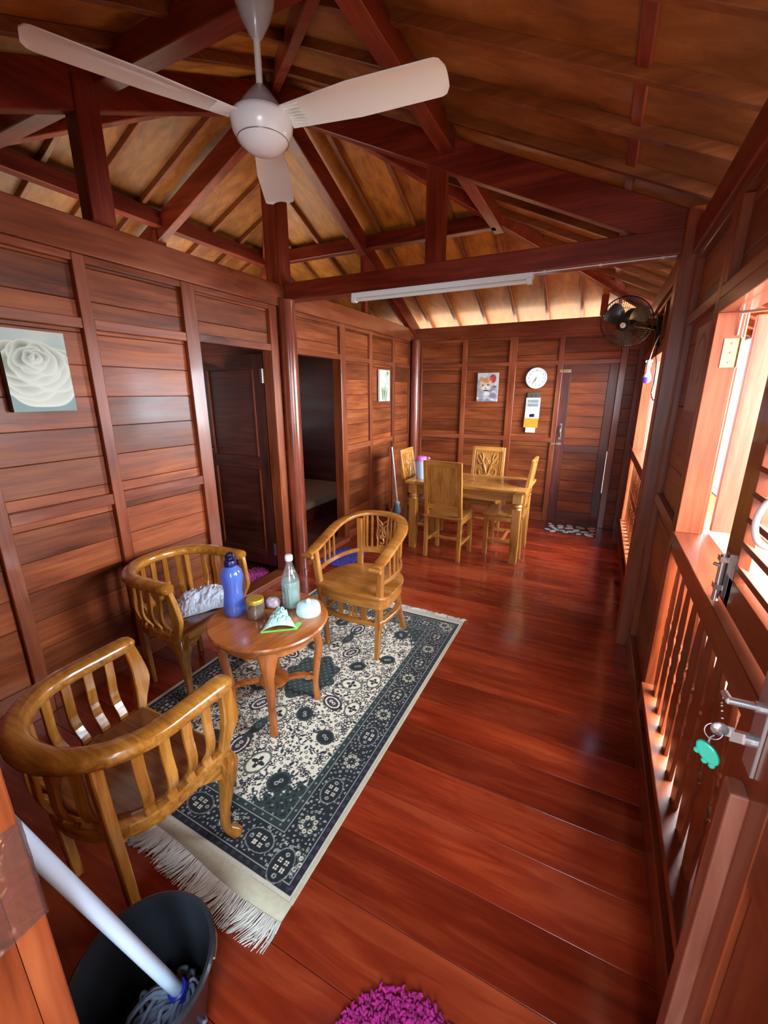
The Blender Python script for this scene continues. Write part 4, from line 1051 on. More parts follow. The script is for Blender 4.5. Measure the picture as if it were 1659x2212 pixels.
    Z += 0.010 * np.exp(-((U - 0.52) / 0.07) ** 2) * np.exp(-(V / 0.16) ** 2) + 0.006 * np.exp(-((U - 0.30) / 0.06) ** 2) * np.exp(-(V / 0.12) ** 2)
    shear = (1 - V / l) * 0.03 * (U / w - 0.5) * -1.0
    PXY = np.stack([RX0 + U, RY0 + V + shear, Z], -1).reshape(-1, 3)
    idx = np.arange(nx * ny).reshape(ny, nx)
    F = np.stack([idx[:-1, :-1], idx[:-1, 1:], idx[1:, 1:], idx[1:, :-1]], -1).reshape(-1, 4)
    me = bpy.data.meshes.new('patterned_rug')
    me.vertices.add(len(PXY)); me.vertices.foreach_set('co', PXY.ravel())
    me.loops.add(F.size); me.loops.foreach_set('vertex_index', F.ravel().astype(np.int32))
    me.polygons.add(len(F)); me.polygons.foreach_set('loop_start', np.arange(0, F.size, 4, dtype=np.int32))
    me.update(calc_edges=True)
    ca = me.attributes.new('paint', 'FLOAT_COLOR', 'POINT')
    ca.data.foreach_set('color', np.concatenate([C.reshape(-1, 3), np.ones((nx * ny, 1))], 1).astype(np.float32).ravel())
    me.materials.append(painted('woven rug', 0.95, sheen=0.15))
    o = bpy.data.objects.new('patterned_rug', me); COL.objects.link(o)
    tag(o, 'navy and cream patterned rug with white fringes under the round table', 'rug')
    # skirt so the rug has thickness
    m = MB()
    m.box((RX0, RY0 + 0.02, 0.0003), (RX0 + 0.012, RY1, 0.0045)); tag(m.build('bound_edge', M['linen'], o, bevel=0.001), 'cream bound edge')
    m = MB(); m.box((RX1 - 0.012, RY0 - 0.012, 0.0003), (RX1 + 0.002, RY1, 0.005)); tag(m.build('bound_edge', M['linen'], o, bevel=0.001), 'cream bound edge')
    # kelim end bands and fringes
    qq = random.Random(2)
    for end in (0, 1):
        m = MB(); k = 26; P0 = []; P1 = []
        for i in range(k + 1):
            x = RX0 + w * i / k; f = i / k
            sh = 0.03 * (f - 0.5) * -1.0 if end == 0 else 0
            bump = (0.010 * math.exp(-((f * w - 0.52) / 0.07) ** 2) + 0.006 * math.exp(-((f * w - 0.30) / 0.06) ** 2)) if end == 0 else 0
            y0_ = (RY0 + sh + 0.004) if end == 0 else RY1 - 0.004
            y1_ = y0_ - 0.05 - 0.012 * math.sin(f * 9) if end == 0 else y0_ + 0.03
            P0.append((x, y0_, 0.0052 + bump)); P1.append((x, y1_, 0.0046 + bump * 0.7))
        n_ = k + 1; vs = P0 + P1 + [(p[0], p[1], p[2] - 0.004) for p in P0] + [(p[0], p[1], p[2] - 0.004) for p in P1]
        fs = []
        for i in range(k): fs += [(i, i + 1, n_ + i + 1, n_ + i), (2 * n_ + i, 3 * n_ + i, 3 * n_ + i + 1, 2 * n_ + i + 1), (n_ + i, n_ + i + 1, 3 * n_ + i + 1, 3 * n_ + i)]
        m.add(vs, fs, 0.5, True); tag(m.build('end_band', M['linen'], o), 'plain cream woven end band')
        m = MB(); dirn = -1 if end == 0 else 1
        for i in range(760):
            f = qq.random(); j = min(int(f * k), k - 1); t = f * k - j
            x = P1[j][0] * (1 - t) + P1[j + 1][0] * t; y_ = P1[j][1] * (1 - t) + P1[j + 1][1] * t; z = P1[j][2] * (1 - t) + P1[j + 1][2] * t
            ln = qq.uniform(0.055, 0.095) if end == 0 else qq.uniform(0.03, 0.05)
            cl = math.sin(f * 46) * 0.018 + qq.uniform(-0.012, 0.012)
            pth = [(x, y_, z), (x + cl * 0.4, y_ + dirn * ln * 0.5, 0.006 + qq.uniform(0, 0.006)), (x + cl - (0.02 if end == 0 else 0), y_ + dirn * ln, 0.0025)]
            m.tube(pth, [0.0021, 0.0018, 0.0009], 4)
        if end == 0:
            for i in range(3): m.tube([(RX1 - 0.01, RY0 - 0.07, 0.004), (RX1 - 0.03 - 0.01 * i, RY0 - 0.12, 0.004), (RX1 - 0.06 - 0.01 * i, RY0 - 0.16, 0.003)], 0.0018, 4)
        tag(m.build('fringe', M['fringe'], o), 'white fringe')
        o.children[-1]['kind'] = 'stuff'
M['linen'] = plain('cream linen', srgb(206, 198, 172), 0.9, noise=0.08, nscale=60)
M['fringe'] = plain('white fringe cotton', srgb(224, 222, 214), 0.9)
rug()
# ---------------------------------------------------------------- ceiling fan
FX, FY = -1.18, 1.41
fan = thing('ceiling_fan', 'large white three bladed ceiling fan on a rod above the sitting area', 'ceiling fan', (FX, FY, 0))
m = MB(); m.lathe([(0.014, 2.735), (0.022, 2.745), (0.045, 2.785), (0.062, 2.825), (0.066, 2.85), (0.058, 2.89), (0.04, 2.92), (0.0, 2.925)], 28); m.build('canopy', M['grey_plastic'], fan, sharp=50)
m = MB(); m.lathe([(0.006, 2.92), (0.006, 3.04)], 10); m.build('hanging_hook', M['dark_metal'], fan)
m = MB(); m.lathe([(0.0115, 2.60), (0.0115, 2.745)], 16); m.build('down_rod', M['white'], fan)
m = MB(); m.lathe([(0.013, 2.612), (0.020, 2.608), (0.036, 2.592), (0.056, 2.568), (0.072, 2.548), (0.082, 2.528), (0.0, 2.526)], 32); m.build('motor_cover', M['grey_plastic'], fan, sharp=50)
m = MB(); m.lathe([(0.0, 2.528), (0.092, 2.527), (0.103, 2.519), (0.107, 2.505), (0.101, 2.476), (0.083, 2.447), (0.058, 2.426), (0.032, 2.416), (0.0, 2.413)], 40)
bowl = m.build('motor_bowl', M['white_shiny'], fan, sharp=60)
m = MB(); m.tube([(0.088 * math.cos(t), 0.088 * math.sin(t), 2.4515) for t in [k * math.pi / 24 for k in range(48)]], 0.0014, 5, closed=True); m.build('seam', M['steel'], bowl)
for a in (-117.7, 5.8, 124.3):
    m = MB(); n = 44; hw_ = [0.042, 0.048, 0.056, 0.060, 0.062]
    rr = []
    top, bot = [], []
    for i in range(n + 1):
        f = i / n; r_ = 0.10 + f * 0.555
        w = 0.046 + 0.022 * min(1, f * 2.2)
        if f > 0.94: w *= math.sqrt(max(0.0, 1 - ((f - 0.94) / 0.06) ** 2)) * 0.45 + 0.55
        ring = []
        for j in range(9):
            g = -1 + 2 * j / 8; yv = g * w; zv = 0.010 * (1 - g * g) - 0.19 * yv * (1 - 0.35 * f) + 0.002
            ring.append(Vector((r_, yv, zv)))
        rr.append(ring)
    vs = [v for ring in rr for v in ring]; k = 9
    lo = [v - Vector((0, 0, 0.004)) for v in vs]
    N_ = len(vs); fs = []
    for i in range(n):
        for j in range(k - 1):
            p = i * k + j; fs.append((p, p + k, p + k + 1, p + 1)); fs.append((N_ + p, N_ + p + 1, N_ + p + k + 1, N_ + p + k))
    bd = [j for j in range(k)] + [i * k + k - 1 for i in range(1, n + 1)] + [n * k + j for j in range(k - 2, -1, -1)] + [i * k for i in range(n - 1, 0, -1)]
    for i in range(len(bd)): p, q2_ = bd[i], bd[(i + 1) % len(bd)]; fs.append((p, q2_, N_ + q2_, N_ + p))
    m.add(vs + lo, fs, 0.5, True)
    bl = m.build('blade', M['white'], fan, loc=(0, 0, 2.505), rz=R(a), sharp=40)
    m = MB()
    for j in range(7):
        yv = -0.036 + j * 0.012; m.tube([(0.10, yv * 0.9, 0.004 - 0.19 * yv + 0.002), (0.165, yv * 1.1, 0.003 - 0.19 * yv * 1.1 - 0.003)], 0.0028, 5)
    m.build('blade_ribs', M['white'], bl)

# ---------------------------------------------------------------- tube light under the tie beam
tl = thing('tube_light', 'long white tube light fixture fixed along the tie beam', 'light', (-1.095, 2.955, 2.298))
m = MB(); m.box((-0.635, -0.028, -0.034), (0.635, 0.028, 0.0)); m.build('housing', M['white_shiny'], tl, bevel=0.003)
m = MB(); m.tube([(-0.60, -0.018, -0.048), (0.60, -0.018, -0.048)], 0.013, 14); m.build('tube', M['white'], tl, sharp=50)
for s_ in (-1, 1):
    m = MB(); m.box((s_ * 0.598, -0.036, -0.064), (s_ * 0.632, 0.006, -0.030)); m.build('lamp_holder', M['white_shiny'], tl, bevel=0.003)
m = MB(); m.tube([(-0.46, 2.945, 2.294), (-0.2, 2.94, 2.295), (0.26, 2.94, 2.296)], 0.004, 6)
for x in (-0.40, -0.1, 0.2): m.box((x - 0.006, 2.934, 2.288), (x + 0.006, 2.946, 2.2995))
tag(m.build('light_cable', M['white_shiny'], None), 'thin white cable clipped under the tie beam right of the tube light', 'cable')

# ---------------------------------------------------------------- wall fan
wfan = thing('wall_fan', 'black caged oscillating wall fan above the far window', 'fan', (0.092, 3.93, 2.115))
wax = Vector((-0.30, -0.86, -0.42)).normalized()
Mw = wax.to_track_quat('Z', 'Y').to_matrix()
def W3(x, y, z): return Mw @ Vector((x, y, z))
m = MB()
for r_, z in ((0.185, 0.0),): m.tube([W3(r_ * math.cos(t), r_ * math.sin(t), z) for t in [k * math.pi / 24 for k in range(48)]], 0.0045, 6, closed=True)
for z0, nm in ((0.062, 1),): m.tube([W3(0.045 * math.cos(t), 0.045 * math.sin(t), 0.062) for t in [k * math.pi / 12 for k in range(24)]], 0.003, 5, closed=True)
for r_, z in ((0.16, 0.036), (0.12, 0.053)): m.tube([W3(r_ * math.cos(t), r_ * math.sin(t), z) for t in [k * math.pi / 18 for k in range(36)]], 0.0016, 5, closed=True)
for k in range(60):
    t = 2 * math.pi * k / 60; c, s_ = math.cos(t), math.sin(t)
    m.tube([W3(0.045 * c, 0.045 * s_, 0.062), W3(0.12 * c, 0.12 * s_, 0.054), W3(0.165 * c, 0.165 * s_, 0.034), W3(0.185 * c, 0.185 * s_, 0.002)], 0.0015, 4)
    m.tube([W3(0.185 * c, 0.185 * s_, -0.002), W3(0.16 * c, 0.16 * s_, -0.045), W3(0.05 * c, 0.05 * s_, -0.06)], 0.0011, 4)
m.build('cage', M['black'], wfan)
m = MB(); m.lathe([(0.0, 0.060), (0.044, 0.060), (0.044, 0.066), (0.0, 0.068)], 24, (0, 0, 0), wax)
bd_ = m.build('badge', M['black'], wfan, sharp=40)
m = MB(); m.lathe([(0.012, 0.069), (0.016, 0.070), (0.020, 0.069)], 16, (0, 0, 0), wax); m.build('badge_mark', M['white_shiny'], bd_)
for k in range(3):
    m = MB(); t0 = 2 * math.pi * k / 3 + 0.4; vs = []; fs = []
    for i in range(7):
        for j in range(6):
            r_ = 0.03 + 0.135 * i / 6; t = t0 + (-0.5 + j / 5) * (0.7 + 0.55 * math.sin(math.pi * (i / 6) ** 0.8))
            vs.append(W3(r_ * math.cos(t), r_ * math.sin(t), -0.012 + 0.05 * (j / 5 - 0.5)))
    for i in range(6):
        for j in range(5): p = i * 6 + j; fs.append((p, p + 6, p + 7, p + 1))
    n0 = len(vs); vs += [v - wax * 0.003 for v in vs]; fs += [tuple(n0 + q_ for q_ in f[::-1]) for f in fs[:30]]
    m.add(vs, fs, 0.5, True); m.build('fan_blade', M['smoke'] if 'smoke' in M else M['black'], wfan)
m = MB(); m.lathe([(0.0, -0.065), (0.05, -0.065), (0.058, -0.09), (0.055, -0.15), (0.03, -0.175), (0.0, -0.178)], 20, (0, 0, 0), wax); m.lathe([(0.018, -0.06), (0.018, 0.02), (0, 0.022)], 12, (0, 0, 0), wax); m.build('motor', M['black'], wfan, sharp=50)
m = MB(); m.tube([W3(0, 0, -0.13), W3(0, 0, -0.13) + Vector((0.03, 0.02, -0.07)), Vector((0.21, 0.20, -0.03))], 0.016, 8); m.box((0.215, 0.14, -0.17), (0.247, 0.26, 0.05)); m.build('wall_bracket', M['black'], wfan, bevel=0.004)
m = MB(); m.box((0.13, 0.125, 0.035), (0.205, 0.16, 0.05)); m.build('oscillation_knob', M['white_shiny'], wfan, bevel=0.003)
m = MB(); m.tube(smooth_path([(0.33, 4.02, 2.0), (0.325, 3.98, 1.88), (0.322, 3.80, 1.80), (0.320, 3.72, 1.68), (0.325, 3.85, 1.60), (0.33, 3.70, 1.55), (0.335, 3.42, 1.56)], 5), 0.004, 6)
tag(m.build('fan_cord', M['black'], None), 'black cord hanging below the wall fan across the far window', 'cord')

# ---------------------------------------------------------------- bulb hanging by the far window
bu = thing('light_bulb', 'white and blue bulb hanging from a wire by the far window', 'bulb', (0.285, 3.93, 1.735))
m = MB(); m.lathe([(0.013, 0.055), (0.013, 0.022), (0.022, 0.0), (0.030, -0.022)], 18); m.build('bulb_neck', M['white_shiny'], bu, sharp=60)
m = MB(); m.lathe([(0.030, -0.022), (0.032, -0.035), (0.027, -0.052), (0.014, -0.064), (0.0, -0.067)], 18); m.build('bulb_globe', M['bulb_blue'], bu)
m = MB(); m.lathe([(0.016, 0.05), (0.018, 0.095), (0.010, 0.105)], 14); m.box((-0.024, -0.006, 0.085), (0.024, 0.006, 0.10)); m.build('socket', M['white_shiny'], bu, sharp=50)
m = MB(); m.tube([(0, 0, 0.10), (0.006, -0.01, 0.15), (0.018, -0.03, 0.215), (0.035, -0.05, 0.27)], 0.003, 6); m.build('wire', M['white_shiny'], bu)

# ---------------------------------------------------------------- pictures, clock, calendar
def canvas(name, label, origin, udir, vdir, w, h, t, fn, nx, ny, side, group=None):
    """thin stretched picture: painted front grid plus edges"""
    o3, ud, vd = Vector(origin), Vector(udir), Vector(vdir); nd = ud.cross(vd)
    e = tag(empty(name, o3), label, 'picture')
    u = np.linspace(0, 1, nx); v = np.linspace(0, 1, ny); U, V = np.meshgrid(u, v)
    C = np.clip(fn(U, V) * 0.9, 0, 1)
    lin = np.where(C <= 0.04045, C / 12.92, ((C + 0.055) / 1.055) ** 2.4)
    m = MB(); vs = [ud * (a * w) + vd * (b_ * h) + nd * t for b_ in v for a in u]
    fs = [(j * nx + i, j * nx + i + 1, (j + 1) * nx + i + 1, (j + 1) * nx + i) for j in range(ny - 1) for i in range(nx - 1)]
    m.add(vs, fs, 0.5, True); m.c = np.concatenate([lin.reshape(-1, 3), np.ones((nx * ny, 1))], 1)
    m.build('print', M['print'], e, recalc=False)
    m = MB(); c = [Vector((0, 0, 0)), ud * w, ud * w + vd * h, vd * h]
    m.add(c + [p + nd * (t - 0.0006) for p in c], [(0, 3, 2, 1), (4, 5, 6, 7), (0, 1, 5, 4), (1, 2, 6, 5), (2, 3, 7, 6), (3, 0, 4, 7)])
    m.build('backing_board', side, e)
    return e
M['print'] = painted('printed picture', 0.45, coat=0.15)
def mixc(A_, B_, k): k = np.clip(k, 0, 1)[..., None]; return A_ * (1 - k) + B_ * k
def col(*a): return np.array(a, float) / 255
def noise2(U, V, seed, s):
    q_ = np.random.RandomState(seed); out = np.zeros_like(U)
    for i in range(14):
        a, b_, p = q_.normal(0, s), q_.normal(0, s), q_.uniform(0, 6.28); out += np.sin(U * a + V * b_ + p) / 14
    return out * 2
def rose(U, V):
    X = (U - 0.46) * 0.53; Y = (V - 0.60) * 0.72
    base = mixc(np.broadcast_to(col(120, 146, 144), U.shape + (3,)), np.broadcast_to(col(206, 212, 200), U.shape + (3,)), V * 0.8 + noise2(U, V, 1, 5) * 0.3)
    C = base.copy()
    q_ = np.random.RandomState(5)
    rings = [(0.40, 0.0, -0.10), (0.36, 1.2, -0.07), (0.33, 2.6, -0.05), (0.29, 3.9, -0.03), (0.26, 5.0, -0.01), (0.23, 0.6, 0.01), (0.20, 2.0, 0.02), (0.165, 3.4, 0.03), (0.135, 4.6, 0.035), (0.105, 0.3, 0.04), (0.08, 1.9, 0.045), (0.055, 3.5, 0.05), (0.03, 5.2, 0.05)]
    for i, (r_, ph, yo) in enumerate(rings):
        x0 = 0.03 * math.cos(ph * 2); d = np.hypot(X - x0, (Y - yo) * (1.15 if i > 4 else 1.4)); a = np.arctan2(Y - yo, X - x0)
        rr = r_ * (1 + 0.08 * np.sin(3 * a + ph) + 0.05 * np.sin(5 * a + ph * 2))
        inside = np.clip((rr - d) / 0.008, 0, 1)
        shade = np.clip((rr - d) / (0.055 + 0.05 * r_), 0, 1)
        lip = np.broadcast_to(col(236, 238, 226), U.shape + (3,)); deep = np.broadcast_to(col(138 - 3 * i, 142 - 3 * i, 116 - 3 * i), U.shape + (3,))
        pet = mixc(lip, deep, shade ** 0.8 * (0.62 + 0.38 * np.cos(a - 1.7 - ph * 0.15)))
        C = mixc(C, pet, inside)
    return C
canvas('rose_picture', 'white rose picture with black edges on the left wall', (XL - 0.010, 0.995, 1.515), (0, 1, 0), (0, 0, 1), 0.262, 0.356, 0.028, rose, 110, 150, M['black'])
def tulip(U, V):
    C = np.broadcast_to(col(226, 226, 206), U.shape + (3,)).copy() + (noise2(U, V, 8, 7) * 0.03)[..., None]
    for x0, y0, x1, y1, s_ in ((0.35, 0.0, 0.25, 0.45, 1), (0.55, 0.0, 0.55, 0.62, 1), (0.6, 0.0, 0.78, 0.38, 1)):
        t = np.clip((V - y0) / (y1 - y0), 0, 1); xc = x0 + (x1 - x0) * t ** 1.3
        C[(np.abs(U - xc) < 0.022) & (V < y1)] = col(112, 128, 88)
        d = np.hypot((U - x1) / 0.15, (V - y1 - 0.08) / 0.15)
        k = d < 1; C[k] = mixc(np.broadcast_to(col(246, 244, 232), U.shape + (3,)), np.broadcast_to(col(170, 176, 140), U.shape + (3,)), np.abs(np.sin((U - x1) * 26)) * 0.8 * (d))[k]
    for x0, sl in ((0.3, -0.22), (0.62, 0.26), (0.45, 0.1), (0.5, -0.35)):
        w_ = 0.05 * np.sin(np.clip(V / 0.5, 0, 1) * np.pi); C[(np.abs(U - x0 - sl * V) < w_) & (V < 0.5)] = col(124, 140, 100)
    C[(np.abs(U - 0.78 - 0.1 * np.sin(V * 5)) < 0.012) & (V > 0.5)] = col(90, 100, 76)
    C[(np.hypot(U - 0.78, (V - 0.9) * 1.3) < 0.09)] = col(150, 158, 120)
    return C
canvas('tulip_picture', 'pale tulip picture on the left wall near the far corner', (XL - 0.014, 4.60, 1.50), (0, 1, 0), (0, 0, 1), 0.27, 0.36, 0.022, tulip, 60, 80, M['white'])
def kitten(U, V):
    C = mixc(np.broadcast_to(col(150, 140, 150), U.shape + (3,)), np.broadcast_to(col(214, 214, 214), U.shape + (3,)), V + noise2(U, V, 3, 9) * 0.8)
    C = mixc(C, np.broadcast_to(col(238, 232, 230), U.shape + (3,)), np.clip(noise2(U, V, 6, 16) * 1.2, 0, 1) * (V < 0.4))
    def blob(x, y_, a, b_, c, k=6.0):
        nonlocal C
        d = np.hypot((U - x) / a, (V - y_) / b_); C = mixc(C, np.broadcast_to(col(*c), U.shape + (3,)), np.clip((1 - d) * k, 0, 1))
    blob(0.74, 0.80, 0.17, 0.16, (190, 60, 66)); blob(0.66, 0.76, 0.10, 0.10, (222, 90, 90)); blob(0.2, 0.75, 0.10, 0.13, (198, 150, 120))
    blob(0.42, 0.60, 0.34, 0.24, (222, 196, 170), 4); blob(0.40, 0.74, 0.22, 0.10, (224, 156, 92), 3)
    for x in (0.30, 0.38, 0.46): blob(x, 0.76, 0.018, 0.10, (176, 106, 56), 3)
    blob(0.44, 0.47, 0.22, 0.13, (240, 228, 218), 4); blob(0.28, 0.57, 0.055, 0.035, (40, 40, 38)); blob(0.53, 0.585, 0.06, 0.035, (40, 42, 38)); blob(0.285, 0.575, 0.02, 0.014, (220, 220, 210)); blob(0.535, 0.59, 0.02, 0.014, (220, 220, 210))
    blob(0.41, 0.47, 0.04, 0.022, (96, 62, 62)); blob(0.44, 0.39, 0.17, 0.03, (70, 50, 52), 3); blob(0.5, 0.28, 0.16, 0.09, (242, 236, 234), 3)
    blob(0.84, 0.52, 0.12, 0.05, (130, 106, 140), 3); blob(0.80, 0.2, 0.17, 0.12, (140, 124, 160), 2); blob(0.2, 0.18, 0.2, 0.1, (170, 160, 172), 2)
    return C + (noise2(U, V, 12, 40) * 0.06)[..., None]
canvas('kitten_picture', 'ginger and white kitten picture on the far wall', (-1.452, YB + 0.006, 1.49), (1, 0, 0), (0, 0, 1), 0.262, 0.35, 0.022, kitten, 90, 120, M['white'])
def dusky(U, V):
    C = mixc(np.broadcast_to(col(178, 146, 130), U.shape + (3,)), np.broadcast_to(col(206, 182, 168), U.shape + (3,)), V * 0.6 + noise2(U, V, 21, 6) * 0.5)
    d = np.hypot((U - 0.5) / 0.36, (V - 0.6) / 0.33); C = mixc(C, np.broadcast_to(col(122, 84, 66), U.shape + (3,)), np.clip((1 - np.abs(d - 0.85) * 8), 0, 1))
    for x, s_ in ((0.40, 0.0), (0.58, 0.5), (0.5, 1.1)):
        k = np.abs(U - x - 0.06 * np.sin(V * 9 + s_)) < 0.045; C = mixc(C, np.broadcast_to(col(186, 156, 132), U.shape + (3,)), k * 0.7 * (V < 0.7) * (V > 0.1))
    return C
canvas('dark_picture', 'dark brown picture in the shade between the post and the near window', (PR + 0.004, 2.50, 1.52), (0, -1, 0), (0, 0, 1), 0.31, 0.36, 0.02, dusky, 50, 60, M['frame_y'])

ck = thing('wall_clock', 'round white wall clock above the hanging calendar', 'clock', (-0.74, YB + 0.006, 1.768))
fwd = (0, -1, 0)
m = MB(); m.lathe([(0.0, 0.0), (0.118, 0.0), (0.123, 0.010), (0.121, 0.024), (0.113, 0.028), (0.111, 0.022)], 48, (0, 0, 0), fwd); m.build('case', M['white_shiny'], ck, sharp=40)
m = MB(); m.lathe([(0.0, 0.021), (0.112, 0.021), (0.112, 0.018)], 48, (0, 0, 0), fwd); dial = m.build('dial', M['dial'], ck, sharp=40)
for h in range(1, 13):
    cu = bpy.data.curves.new('numeral', 'FONT'); cu.body = str(h); cu.size = 0.030; cu.align_x = 'CENTER'; cu.align_y = 'CENTER'; cu.extrude = 0.0004
    tmp = bpy.data.objects.new('numeral_curve', cu); COL.objects.link(tmp); me = bpy.data.meshes.new_from_object(tmp.evaluated_get(bpy.context.evaluated_depsgraph_get()))
    bpy.data.objects.remove(tmp); bpy.data.curves.remove(cu); me.materials.clear(); me.materials.append(M['ink']); me.name = 'numeral'
    o = bpy.data.objects.new('numeral', me); COL.objects.link(o); o.parent = dial
    a = math.pi / 2 - h * math.pi / 6; o.location = (0.087 * math.cos(a), -0.0218, 0.087 * math.sin(a)); o.rotation_euler = (R(90), 0, 0)
def hand(ang, ln, w, nm, yo):
    a = math.pi / 2 - R(ang); d = Vector((math.cos(a), 0, math.sin(a)))
    m = MB(); m.beam(-d * 0.012 + Vector((0, yo, 0)), d * ln + Vector((0, yo, 0)), w, 0.0015, up=(0, -1, 0), w2=w * 0.5); m.build(nm, M['ink'], ck)
hand(197.5, 0.048, 0.006, 'hour_hand', -0.0235); hand(212, 0.074, 0.005, 'minute_hand', -0.0255)
cal = thing('wall_calendar', 'long white hanging calendar with an orange band below the clock', 'calendar', (-0.75, YB + 0.004, 1.13))
def sheet(pts_z, x0, x1, mat, nm, yo=0.0, curl=0.0):
    m = MB(); n = len(pts_z); vs = []
    for (y_, z) in pts_z: vs += [(x0, -y_ - yo, z), (x1, -y_ - yo, z)]
    vs2 = [(a, b_ - 0.0015, c) for a, b_, c in vs]; fs = []
    for i in range(n - 1): p = 2 * i; fs += [(p, p + 1, p + 3, p + 2)]; fs += [(2 * n + p, 2 * n + p + 2, 2 * n + p + 3, 2 * n + p + 1)]
    fs += [(2 * i, 2 * i + 2, 2 * n + 2 * i + 2, 2 * n + 2 * i) for i in range(n - 1)] + [(2 * i + 1, 2 * n + 2 * i + 1, 2 * n + 2 * i + 3, 2 * i + 3) for i in range(n - 1)]
    m.add(vs + vs2, fs, 0.5, True); return m.build(nm, mat, cal, sharp=60)
sheet([(0.004, 0.47), (0.006, 0.41)], -0.075, 0.075, M['steel'], 'metal_hanger')
pg = sheet([(0.004, 0.41), (0.010, 0.28), (0.022, 0.16)], -0.085, 0.083, M['paper'], 'page')
sheet([(0.0225, 0.165), (0.030, 0.10), (0.034, 0.055)], -0.088, 0.078, M['orange'], 'orange_band')
sheet([(0.030, 0.06), (0.040, 0.02), (0.046, -0.005)], -0.06, 0.055, M['paper'], 'curled_end')
m = MB()
for x, z, w_, h_ in ((-0.022, 0.437, 0.018, 0.022), (0.022, 0.437, 0.010, 0.024), (-0.05, 0.437, 0.006, 0.012)): m.box((x - w_ / 2, -0.0095, z - h_ / 2), (x + w_ / 2, -0.0072, z + h_ / 2))
m.build('printed_marks', M['ink'], cal)
m = MB(); q3 = random.Random(4)
for i in range(16):
    x = -0.06 + (i % 8) * 0.016; z = 0.385 - (i // 8) * 0.045; y_ = -0.0085 - (0.41 - z) * 0.05
    m.box((x, y_ - 0.002, z - 0.035), (x + 0.006, y_ + 0.001, z))
m.build('printed_marks', M['blue_ink'], pg)['kind'] = 'stuff'
m = MB()
for x, z in ((-0.012, 0.198), (0.012, 0.2)): m.lathe([(0, 0), (0.020, 0), (0.020, 0.0015), (0, 0.002)], 12, (x, -0.0205, z), (0, -1, 0.1))
m.build('printed_emblem', M['navy'], pg)
# ---------------------------------------------------------------- things on the round table
ZT = 0.521
wb_ = thing('water_bottle', 'translucent blue water bottle standing on the round table', 'bottle', (-1.535, 1.385, ZT))
m = MB(); m.lathe([(0.0, 0.004), (0.044, 0.0), (0.050, 0.006), (0.053, 0.03), (0.052, 0.065), (0.047, 0.10), (0.044, 0.125), (0.047, 0.155), (0.053, 0.19), (0.054, 0.21), (0.049, 0.235), (0.034, 0.255), (0.027, 0.262), (0.027, 0.275), (0.0, 0.275)], 32)
m.build('bottle_body', M['blue_bottle'], wb_, sharp=60)
m = MB(); m.lathe([(0.0, 0.262), (0.030, 0.262), (0.030, 0.285), (0.026, 0.292), (0.0, 0.294)], 24); cp = m.build('cap', M['navy'], wb_, sharp=40)
m = MB(); m.tube(smooth_path([(-0.026, 0, 0.284), (-0.024, 0, 0.305), (-0.010, 0, 0.322), (0.014, 0, 0.330), (0.026, 0, 0.318), (0.027, 0, 0.288)], 5), [0.006] * 26, 8); m.lathe([(0.012, 0.29), (0.012, 0.308), (0.0, 0.31)], 12); m.build('carry_loop', M['navy'], cp)

jr = thing('glass_jar', 'small glass jar with gold lid and brown grains inside', 'jar', (-1.415, 1.405, ZT))
m = MB(); m.lathe([(0.0, 0.0), (0.040, 0.0), (0.044, 0.005), (0.044, 0.07), (0.038, 0.082), (0.038, 0.088), (0.036, 0.088), (0.036, 0.08), (0.041, 0.068), (0.041, 0.007), (0.0, 0.005)], 28); m.build('jar_body', M['glass'], jr, sharp=50)
m = MB(); m.lathe([(0.0, 0.007), (0.040, 0.008), (0.040, 0.045), (0.02, 0.052), (0.0, 0.048)], 22); tag(m.build('contents', M['powder'], jr), 'brown grains')
m = MB(); m.lathe([(0.0, 0.104), (0.041, 0.104), (0.0435, 0.100), (0.0435, 0.084), (0.038, 0.084)], 28); m.build('lid', M['gold'], jr, sharp=40)

gb = thing('glass_bottle', 'clear glass bottle with white cap and pale liquid on the round table', 'bottle', (-1.328, 1.575, ZT))
m = MB(); m.lathe([(0.0, 0.004), (0.044, 0.0), (0.049, 0.006), (0.049, 0.135), (0.044, 0.165), (0.029, 0.205), (0.018, 0.235), (0.016, 0.27), (0.013, 0.27), (0.0145, 0.236), (0.0265, 0.205), (0.041, 0.165), (0.046, 0.135), (0.046, 0.008), (0.0, 0.008)], 32); m.build('bottle_body', M['glass'], gb, sharp=55)
m = MB(); m.lathe([(0.0, 0.009), (0.0455, 0.009), (0.0455, 0.135), (0.043, 0.148), (0.0, 0.148)], 28); tag(m.build('contents', M['water'], gb, sharp=50), 'pale liquid')
m = MB(); m.lathe([(0.019, 0.258), (0.020, 0.262), (0.020, 0.282), (0.017, 0.286), (0.0, 0.287)], 20); tag(m.build('cap', M['white_shiny'], gb, sharp=40), 'white cap')
m = MB(); q4 = random.Random(8)
for i in range(9):
    t = -2.2 + q4.uniform(-0.35, 0.35); z = 0.045 + i * 0.010; r_ = 0.0496
    m.tube([(r_ * math.cos(t + k * 0.06), r_ * math.sin(t + k * 0.06), z + 0.004 * math.sin(k * 2 + i)) for k in range(5)], 0.0008, 4)
for t0 in (-1.55, -1.2): m.tube([(0.0496 * math.cos(t0 + 0.02 * math.sin(k)), 0.0496 * math.sin(t0 + 0.02 * math.sin(k)), 0.03 + k * 0.016) for k in range(7)], 0.0008, 4)
tag(m.build('printed_label', M['ink'], gb), 'dark printed marks')

